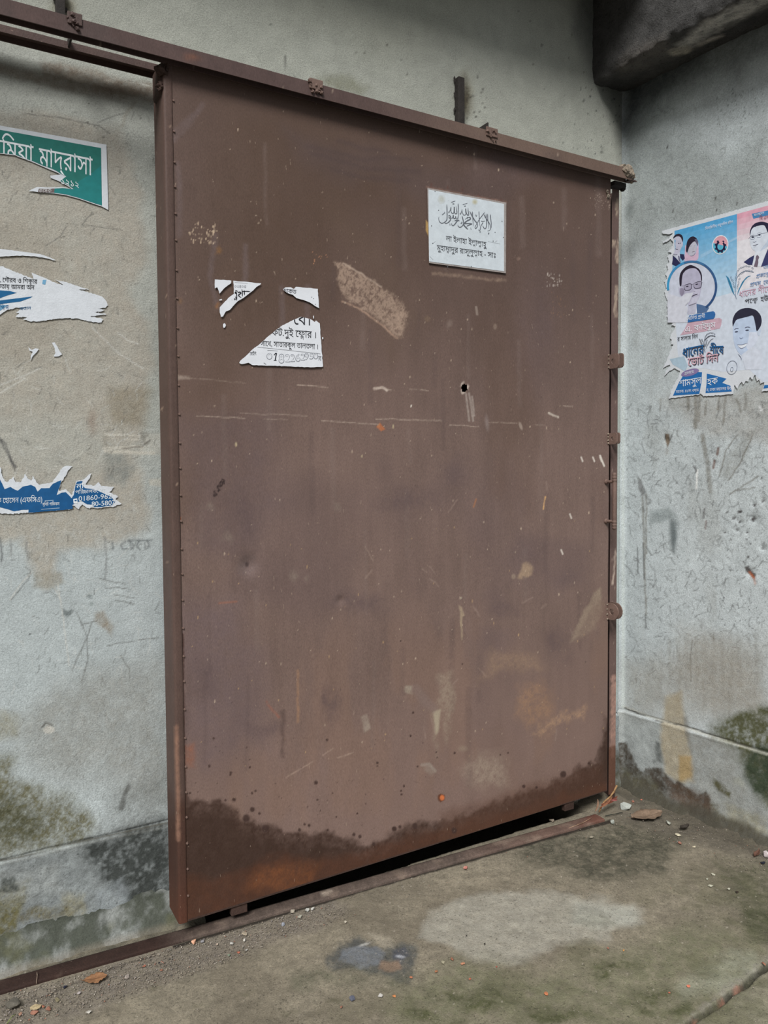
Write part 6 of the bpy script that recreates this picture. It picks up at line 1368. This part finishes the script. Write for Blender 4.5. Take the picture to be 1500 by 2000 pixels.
ORANGE, PALE, GREY = (138, 98, 82), (172, 164, 150), (140, 142, 140)
items = [
 # name, px, py, width px, colour, flat, label, category
 ('stone_slab', 27, 1966, 40, (92, 88, 80), .5, 'dark grey broken slab piece in the bottom left corner of the floor', 'stone'),
 ('brick_chip', 67, 1979, 21, ORANGE, .45, 'largest orange brick chip, lying just right of the dark slab piece', 'brick piece'),
 ('brick_chip', 95, 1973, 15, ORANGE, .6, 'orange brick chip at the right end of the brick pile by the slab', 'brick piece'),
 ('brick_chip', 84, 1968, 9, (150, 98, 78), .7, 'small orange brick chip on the upper side of the brick pile', 'brick piece'),
 ('brick_chip', 40, 1983, 12, (150, 116, 98), .5, 'pale orange brick chip touching the foot of the dark slab piece', 'brick piece'),
 ('brick_chip', 57, 1993, 7, ORANGE, .5, 'tiny brick chip below the largest orange chip at bottom left', 'brick piece'),
 ('flat_stone', 70, 1969, 26, (166, 150, 118), .25, 'flat beige stone flake behind the orange brick chips', 'stone'),
 ('flat_stone', 112, 1954, 16, (128, 120, 96), .3, 'greenish flat flake right of the brick chips', 'stone'),
 ('pebble', 71, 1957, 6, (196, 184, 164), .8, 'small cream pebble behind the beige flake', 'pebble'),
 ('brick_chip', 281, 1888, 9, (152, 98, 80), .4, 'left of two small orange chips right of the dry orange leaf', 'brick piece'),
 ('brick_chip', 316, 1896, 9, (142, 100, 82), .4, 'right of two small orange chips right of the dry orange leaf', 'brick piece'),
 ('charcoal_bit', 311, 1882, 7, (34, 34, 38), .6, 'black bit above the two small orange chips', 'charcoal'),
 ('charcoal_bit', 127, 1929, 9, (40, 42, 56), .5, 'dark blue-black bit left of the dry orange leaf', 'charcoal'),
 ('pebble', 379, 1843, 15, (206, 158, 130), .7, 'orange and white pebble beside the rail below the gate corner', 'pebble'),
 ('pebble', 395, 1841, 11, (138, 136, 138), .6, 'grey pebble touching the orange and white pebble', 'pebble'),
 ('flat_stone', 477, 1826, 18, (160, 148, 130), .25, 'flat beige stone flake near the left guide foot of the gate', 'stone'),
 ('pebble', 478, 1838, 10, (188, 184, 176), .6, 'white pebble just below the flat flake near the guide foot', 'pebble'),
 ('pebble', 452, 1845, 9, (172, 170, 164), .7, 'pale pebble left of the white pebble near the guide foot', 'pebble'),
 ('pebble', 424, 1846, 7, (184, 166, 150), .7, 'small pinkish pebble right of the grey one by the rail', 'pebble'),
 ('pebble', 447, 1867, 9, (112, 122, 106), .5, 'greenish pebble in front of the pale ones near the guide foot', 'pebble'),
 ('brick_chip', 466, 1862, 9, (170, 104, 84), .5, 'small brick chip beside the greenish pebble', 'brick piece'),
 ('pebble', 481, 1857, 8, (184, 182, 176), .6, 'pale pebble right of the small brick chip and greenish pebble', 'pebble'),
 ('flat_stone', 248, 1909, 17, (150, 140, 132), .25, 'flat greyish flake right of the dry orange leaf', 'stone'),
 ('flat_stone', 173, 1978, 13, (176, 172, 164), .4, 'white flat flake at the bottom edge, right of the brick pile', 'stone'),
 ('pebble', 155, 1942, 12, (158, 150, 148), .5, 'greyish pebble in front of the dry orange leaf', 'pebble'),
 ('pebble', 572, 1782, 13, (156, 148, 134), .5, 'beige pebble, leftmost of the row by the rail middle', 'pebble'),
 ('pebble', 600, 1780, 11, (176, 176, 170), .7, 'white pebble, second from right by the rail middle', 'pebble'),
 ('pebble', 612, 1778, 11, (190, 188, 182), .7, 'white pebble, rightmost of the row by the rail middle', 'pebble'),
 ('pebble', 586, 1793, 13, (168, 166, 152), .6, 'greyish white pebble in front of the row by the rail middle', 'pebble'),
 ('bottle_cap', 553, 1807, 12, (150, 154, 164), .5, 'pale bluish round bit in front of the rail', 'bit of litter'),
 ('pebble', 675, 1803, 8, (186, 178, 162), .7, 'single cream pebble above the blue-grey floor patch', 'pebble'),
 ('brick_chip', 883, 1875, 11, (142, 98, 78), .4, 'orange brick chip below the pale floor patch, beside a whitish chip', 'brick piece'),
 ('pebble', 865, 1881, 13, (156, 150, 128), .4, 'whitish chip left of the orange brick chip on mossy floor', 'pebble'),
 ('brick_chip', 852, 1899, 9, (148, 102, 74), .5, 'small bright orange chip just below the whitish chip', 'brick piece'),
 ('brick_chip', 903, 1883, 12, (178, 128, 100), .35, 'dull orange chip right of the orange brick chip below the pale patch', 'brick piece'),
 ('brick_chip', 803, 1910, 9, (170, 112, 84), .3, 'dull orange chip beside the right edge of the blue-grey patch', 'brick piece'),
 ('brick_chip', 770, 1947, 10, (186, 124, 80), .35, 'ochre chip right of a white stone in the lower middle of the floor', 'brick piece'),
 ('pebble', 743, 1946, 14, (176, 172, 166), .5, 'white stone in the lower middle of the floor', 'pebble'),
 ('slate_chip', 688, 1952, 18, (92, 95, 108), .4, 'blue slate chip left of the white stone in the lower middle', 'stone'),
 ('brick_chip', 667, 1968, 8, (142, 100, 82), .4, 'small orange chip below the blue slate chip', 'brick piece'),
 ('brick_chip', 970, 1889, 6, (156, 84, 72), .5, 'tiny red chip on the lower edge of the pale floor patch', 'brick piece'),
 ('brick_chip', 918, 1913, 8, (166, 98, 78), .3, 'dull red chip below the pale floor patch, on moss', 'brick piece'),
 ('charcoal_bit', 947, 1845, 6, (56, 52, 50), .5, 'right of two dark specks on the pale floor patch', 'charcoal'),
 ('charcoal_bit', 911, 1829, 5, (56, 52, 50), .5, 'left of two dark specks on the pale floor patch', 'charcoal'),
 ('brick_chip', 910, 1697, 13, (184, 124, 112), .45, 'pinkish brick chip on the floor just in front of the rail', 'brick piece'),
 ('brick_chip', 1328, 1648, 11, (156, 112, 96), .5, 'coral brick chip on open floor near the right wall', 'brick piece'),
 ('flat_stone', 1323, 1632, 15, (188, 180, 156), .25, 'cream splinter just above the coral brick chip', 'splinter'),
 ('pebble', 1356, 1655, 10, (190, 180, 156), .35, 'cream flake right of the coral brick chip', 'pebble'),
 ('pebble', 1305, 1609, 14, (156, 158, 148), .55, 'grey stone between the dry brown leaf and the black curl', 'stone'),
 ('pebble', 1196, 1608, 14, (156, 160, 152), .7, 'grey stone beside the right end of the rail', 'stone'),
 ('concrete_lump', 1221, 1581, 28, (158, 162, 156), .65, 'largest pale concrete lump in the corner right of the gate', 'stone'),
 ('pebble', 1176, 1580, 13, (150, 152, 146), .7, 'grey stone on the rail end below the gate corner', 'stone'),
 ('brick_chip', 1236, 1567, 9, (156, 108, 92), .5, 'coral brick chip behind the largest concrete lump', 'brick piece'),
 ('brick_chip', 1253, 1563, 6, (184, 110, 92), .5, 'tiny brick chip right of the coral chip behind the lump', 'brick piece'),
 ('pebble', 1155, 1636, 10, (150, 142, 126), .5, 'beige pebble on the dark floor in front of the rail end', 'pebble'),
 ('pebble', 1078, 1604, 16, (148, 136, 122), .4, 'flat beige stone lying behind the rail under the gate', 'stone'),
 ('pebble', 1393, 1710, 10, (184, 182, 164), .5, 'topmost of the pale pebbles on the mossy right side of the floor', 'pebble'),
 ('pebble', 1388, 1732, 12, (180, 178, 160), .4, 'largest of the pale pebbles on the mossy right side of the floor', 'pebble'),
 ('pebble', 1423, 1738, 9, (172, 170, 154), .5, 'rightmost of the pale pebbles on the mossy right side of the floor', 'pebble'),
 ('pebble', 1381, 1718, 7, (168, 168, 152), .5, 'small pale pebble between the topmost and the largest on the mossy side', 'pebble'),
 ('concrete_lump', 1498, 1673, 20, (202, 192, 192), .7, 'pinkish white stone at the right edge near the wall foot', 'stone'),
 ('charcoal_bit', 1490, 1687, 11, (34, 36, 46), .6, 'black lump beside the pinkish white stone at the right edge', 'charcoal'),
 ('charcoal_bit', 1440, 1744, 9, (58, 50, 42), .5, 'dark brown bit among the pale pebbles on the mossy right side', 'charcoal'),
 ('brick_chip', 1493, 1884, 12, (144, 100, 82), .4, 'orange brick chip by the floor crack at the right edge', 'brick piece'),
 ('brick_chip', 1188, 1853, 7, (146, 100, 84), .4, 'small coral chip right below the tip of the pale floor patch', 'brick piece'),
 ('brick_chip', 1218, 1857, 6, (192, 140, 84), .4, 'tiny ochre chip right of the small coral chip', 'brick piece'),
 ('brick_chip', 1345, 1927, 11, (192, 112, 88), .3, 'flat coral chip left of the floor crack', 'brick piece'),
 ('brick_chip', 1307, 1940, 7, (190, 108, 86), .3, 'tiny coral chip left of the flat coral chip near the crack', 'brick piece'),
 ('brick_chip', 1067, 1942, 14, (184, 116, 82), .2, 'flat orange flake in the mossy bottom middle', 'brick piece'),
]
GRP = {'brick piece': 'brick chips scattered on the floor', 'pebble': 'pebbles scattered on the floor', 'stone': 'loose stones on the floor', 'charcoal': 'black bits on the floor'}
for i, (nm, px, py, wp, rgb, fl_, lab, cat) in enumerate(items):
    tag(chip(nm, px, py, wp, rgb, 500 + i, fl_), lab, cat, GRP.get(cat))

# dry leaves: curled sheets with a midrib
def leaf(name, px, py, wpx, hpx, rgb, seed, rot, curl, lift, label):
    rr = random.Random(seed); p, s = floor_at(px, py); L, Wd = wpx / s, wpx / s * hpx
    n, m_ = 15, 9; V_, F_ = [], []
    for i in range(n):
        t = i / (n - 1); wd = Wd * (math.sin(math.pi * min(1, t * .96 + .03)) ** .75) * (1 + .12 * rr.uniform(-1, 1))
        for j in range(m_):
            v = j / (m_ - 1) * 2 - 1
            V_.append((L * (t - .5), v * wd / 2, lift * L * (t - .3) ** 2 + curl * Wd * v * v + .03 * L * math.sin(9 * t + 2 * v) * .4 + .006 * rr.uniform(-.3, .3) * abs(v)))
    for i in range(n - 1):
        for j in range(m_ - 1): F_.append((i * m_ + j, i * m_ + j + 1, (i + 1) * m_ + j + 1, (i + 1) * m_ + j))
    zmin = min(v[2] for v in V_); V_ = [(x, y, z - zmin + .001) for x, y, z in V_]
    me = bpy.data.meshes.new(name); me.from_pydata(V_, [], F_); me.update()
    for q in me.polygons: q.use_smooth = True
    mt = weathered(name + '_%d' % seed, rgb, fine=220, fine_amt=.25, coarse=50, coarse_amt=.25, bump=.5, bump_scale=150, bump_dist=.002, rough=.7)
    o = link(name, me, mt); o.location = (p[0], p[1], .0035); o.rotation_euler = (0, 0, rot)
    sd = o.modifiers.new('thickness', 'SOLIDIFY'); sd.thickness = .0008
    mid = [V_[i * m_ + m_ // 2] for i in range(n)]
    mb = MB()
    for a, b_ in zip(mid[:-1], mid[1:]): mb.tube((a[0], a[1], a[2] + .0012), (b_[0], b_[1], b_[2] + .0012), .0011, .001, 6)
    mb.tube(mid[0], (mid[0][0] - L * .18, mid[0][1] + L * .03, mid[0][2] + .004), .0012, .0009, 6)
    k = mb.build('midrib', rock_mat(tuple(int(c_ * .8) for c_ in rgb))); k.parent = o
    return tag(o, label, 'leaf', 'dry leaves on the floor')
leaf('dry_leaf', 187, 1915, 42, .75, (132, 96, 68), 1, -.25, .06, .10, 'dry orange-brown leaf lying flat in front of the rail at left')
leaf('dry_leaf', 1264, 1597, 66, .62, (118, 100, 84), 2, -.30, .10, .16, 'large curled pale brown dry leaf in the corner right of the gate')
leaf('dry_leaf', 1337, 1621, 18, .6, (52, 46, 40), 3, -.4, .5, .6, 'small black curled leaf near the foot of the right wall')
leaf('dry_leaf', 1478, 1672, 22, .5, (96, 68, 56), 4, .2, .3, .4, 'small reddish brown leaf left of the pinkish white stone')
# withered stems at the foot of the post
def stem(pts, r0, r1, rgb, name, label, cat, leaves=()):
    mb = MB(); P_ = [Vector(q) for q in pts]
    for a, b_, k in zip(P_[:-1], P_[1:], range(len(P_))):
        t0, t1 = k / (len(P_) - 1), (k + 1) / (len(P_) - 1); mb.tube(a, b_, r0 + (r1 - r0) * t0, r0 + (r1 - r0) * t1, 7)
    o = mb.build(name, rock_mat(rgb), smooth=True); tag(o, label, cat)
    for a, b_, w_, c_ in leaves:
        a, b_ = Vector(a), Vector(b_); d = b_ - a; sd = d.cross(Vector((.3, -1, .4))).normalized() * w_
        V_ = []; F_ = []
        for i in range(7):
            t = i / 6; wd = math.sin(math.pi * t) ** .8; c0 = a + d * t + Vector((0, -.006 * math.sin(3 * t), 0))
            V_ += [c0 - sd * wd, c0 + Vector((0, .003, .002)), c0 + sd * wd]
        for i in range(6): F_ += [(3 * i, 3 * i + 1, 3 * i + 4, 3 * i + 3), (3 * i + 1, 3 * i + 2, 3 * i + 5, 3 * i + 4)]
        me = bpy.data.meshes.new('blade'); me.from_pydata([tuple(v) for v in V_], [], F_); me.update()
        lf = link('blade', me, rock_mat(c_), o); lf.modifiers.new('thickness', 'SOLIDIFY').thickness = .0008
    return o
ft = lambda px, py, y: tuple(on_y((px, py), y)[0])
stem([ft(1170, 1586, -.19), ft(1180, 1566, -.195), ft(1192, 1556, -.2), ft(1199, 1546, -.2), ft(1205, 1534, -.2)], .0035, .0045, (150, 118, 84), 'withered_stem', 'withered reddish stem with dry blades leaning on the post foot', 'dry plant',
     [(ft(1163, 1585, -.2), ft(1168, 1562, -.2), .007, (142, 112, 92)), (ft(1175, 1572, -.2), ft(1206, 1556, -.19), .008, (112, 64, 50)), (ft(1190, 1562, -.2), ft(1206, 1562, -.19), .004, (146, 88, 84)), (ft(1172, 1578, -.2), ft(1196, 1556, -.2), .006, (126, 84, 62))])
stem([tuple(floor_at(1182, 1596)[0] + np.array([0, 0, .006])), tuple(floor_at(1198, 1594)[0] + np.array([0, 0, .008])), tuple(floor_at(1216, 1589)[0] + np.array([0, 0, .006]))], .0018, .0014, (42, 46, 40), 'thin_twig', 'thin dark twig between the rail end and the largest concrete lump', 'twig')
stem([tuple(floor_at(1105, 1622)[0] + np.array([0, 0, .005])), tuple(floor_at(1140, 1612)[0] + np.array([0, 0, .013])), tuple(floor_at(1155, 1604)[0] + np.array([0, 0, .016]))], .0012, .0008, (164, 136, 112), 'thin_twig', 'thin pale straw lying across the right end of the rail', 'twig')
stem([tuple(floor_at(14, 2002)[0] + np.array([0, 0, .004])), tuple(floor_at(24, 1993)[0] + np.array([0, 0, .012])), tuple(floor_at(31, 1986)[0] + np.array([0, 0, .008]))], .0016, .0008, (112, 122, 74), 'grass_blade', 'green grass blade at the bottom left corner by the dark slab', 'grass')
stem([tuple(floor_at(72, 1898)[0] + np.array([0, -.004, .004])), tuple(floor_at(73, 1915)[0] + np.array([0, 0, .016])), tuple(floor_at(71, 1925)[0] + np.array([0, 0, .006]))], .0011, .0008, (150, 132, 116), 'thin_twig', 'pale thread of straw hanging over the left part of the rail', 'twig')

# grit: swept along the rail, into the corner and thinly everywhere
rr = np.random.RandomState(77)
def band(n, poly, r0, r1):
    poly = np.array(poly, float); out = []
    while sum(len(q) for q in out) < n:
        c_ = rr.uniform(poly.min(0), poly.max(0), (n * 3, 2)); out.append(c_[inside([tuple(q) for q in poly], c_[:, 0], c_[:, 1])])
    c_ = np.concatenate(out)[:n]; return c_, r0 + (r1 - r0) * rr.rand(n) ** 3
sets = [band(5200, [(0, 1945), (340, 1850), (640, 1764), (690, 1790), (560, 1830), (420, 1890), (200, 1960), (60, 2000), (0, 2000)], .0006, .0026), band(700, [(640, 1766), (1180, 1606), (1240, 1630), (900, 1720), (700, 1790)], .0005, .0018),
        band(1100, [(1190, 1560), (1240, 1545), (1500, 1660), (1500, 1720), (1300, 1650), (1200, 1620)], .0006, .0024), band(1500, [(0, 1990), (700, 1760), (1200, 1600), (1500, 1700), (1500, 2000)], .0005, .0015)]
cpx = np.concatenate([q[0] for q in sets]); rad = np.concatenate([q[1] for q in sets])
pos = on_z(cpx, 0.0); bm = bmesh.new(); bmesh.ops.create_icosphere(bm, subdivisions=1, radius=1); bm.verts.index_update()
bv = np.array([v.co[:] for v in bm.verts]); bf = np.array([[v.index for v in f.verts] for f in bm.faces]); bm.free()
N_ = len(pos); sc_ = rad[:, None, None] * (1 + .5 * (rr.rand(N_, 1, 3) - .5)) * np.array([1, 1, .7])
VV = bv[None] * sc_ * (1 + .8 * (rr.rand(N_, len(bv), 1) - .5)) + pos[:, None, :] + np.array([0, 0, .001]) + np.array([0, 0, 1]) * rad[:, None, None] * .25
FF = (bf[None] + (np.arange(N_) * len(bv))[:, None, None]).reshape(-1, 3)
me = bpy.data.meshes.new('gravel_grit'); VV = VV.reshape(-1, 3)
me.vertices.add(len(VV)); me.vertices.foreach_set('co', VV.astype(np.float32).ravel()); me.loops.add(FF.size); me.loops.foreach_set('vertex_index', FF.astype(np.int32).ravel())
me.polygons.add(len(FF)); me.polygons.foreach_set('loop_start', np.arange(0, FF.size, 3, dtype=np.int32)); me.polygons.foreach_set('loop_total', np.full(len(FF), 3, np.int32)); me.update(calc_edges=True)
pal = np.array([lin(c_) for c_ in [(138, 128, 115), (120, 111, 100), (160, 152, 142), (100, 93, 84), (126, 119, 115), (146, 108, 92), (86, 82, 78)]])
cc = np.ones((N_, len(bv), 4), np.float32); cc[:, :, :3] = pal[rr.choice(len(pal), N_, p=[.3, .26, .12, .14, .11, .03, .04])][:, None, :]
at = me.color_attributes.new('Col', 'FLOAT_COLOR', 'POINT'); at.data.foreach_set('color', cc.ravel())
gr = link('gravel_grit', me, weathered('grit', None, fine=400, fine_amt=.2, coarse=100, coarse_amt=.1, bump=0, rough=.9))
tag(gr, 'fine loose grit and sand swept along the rail and into the corner', 'grit', kind='stuff')
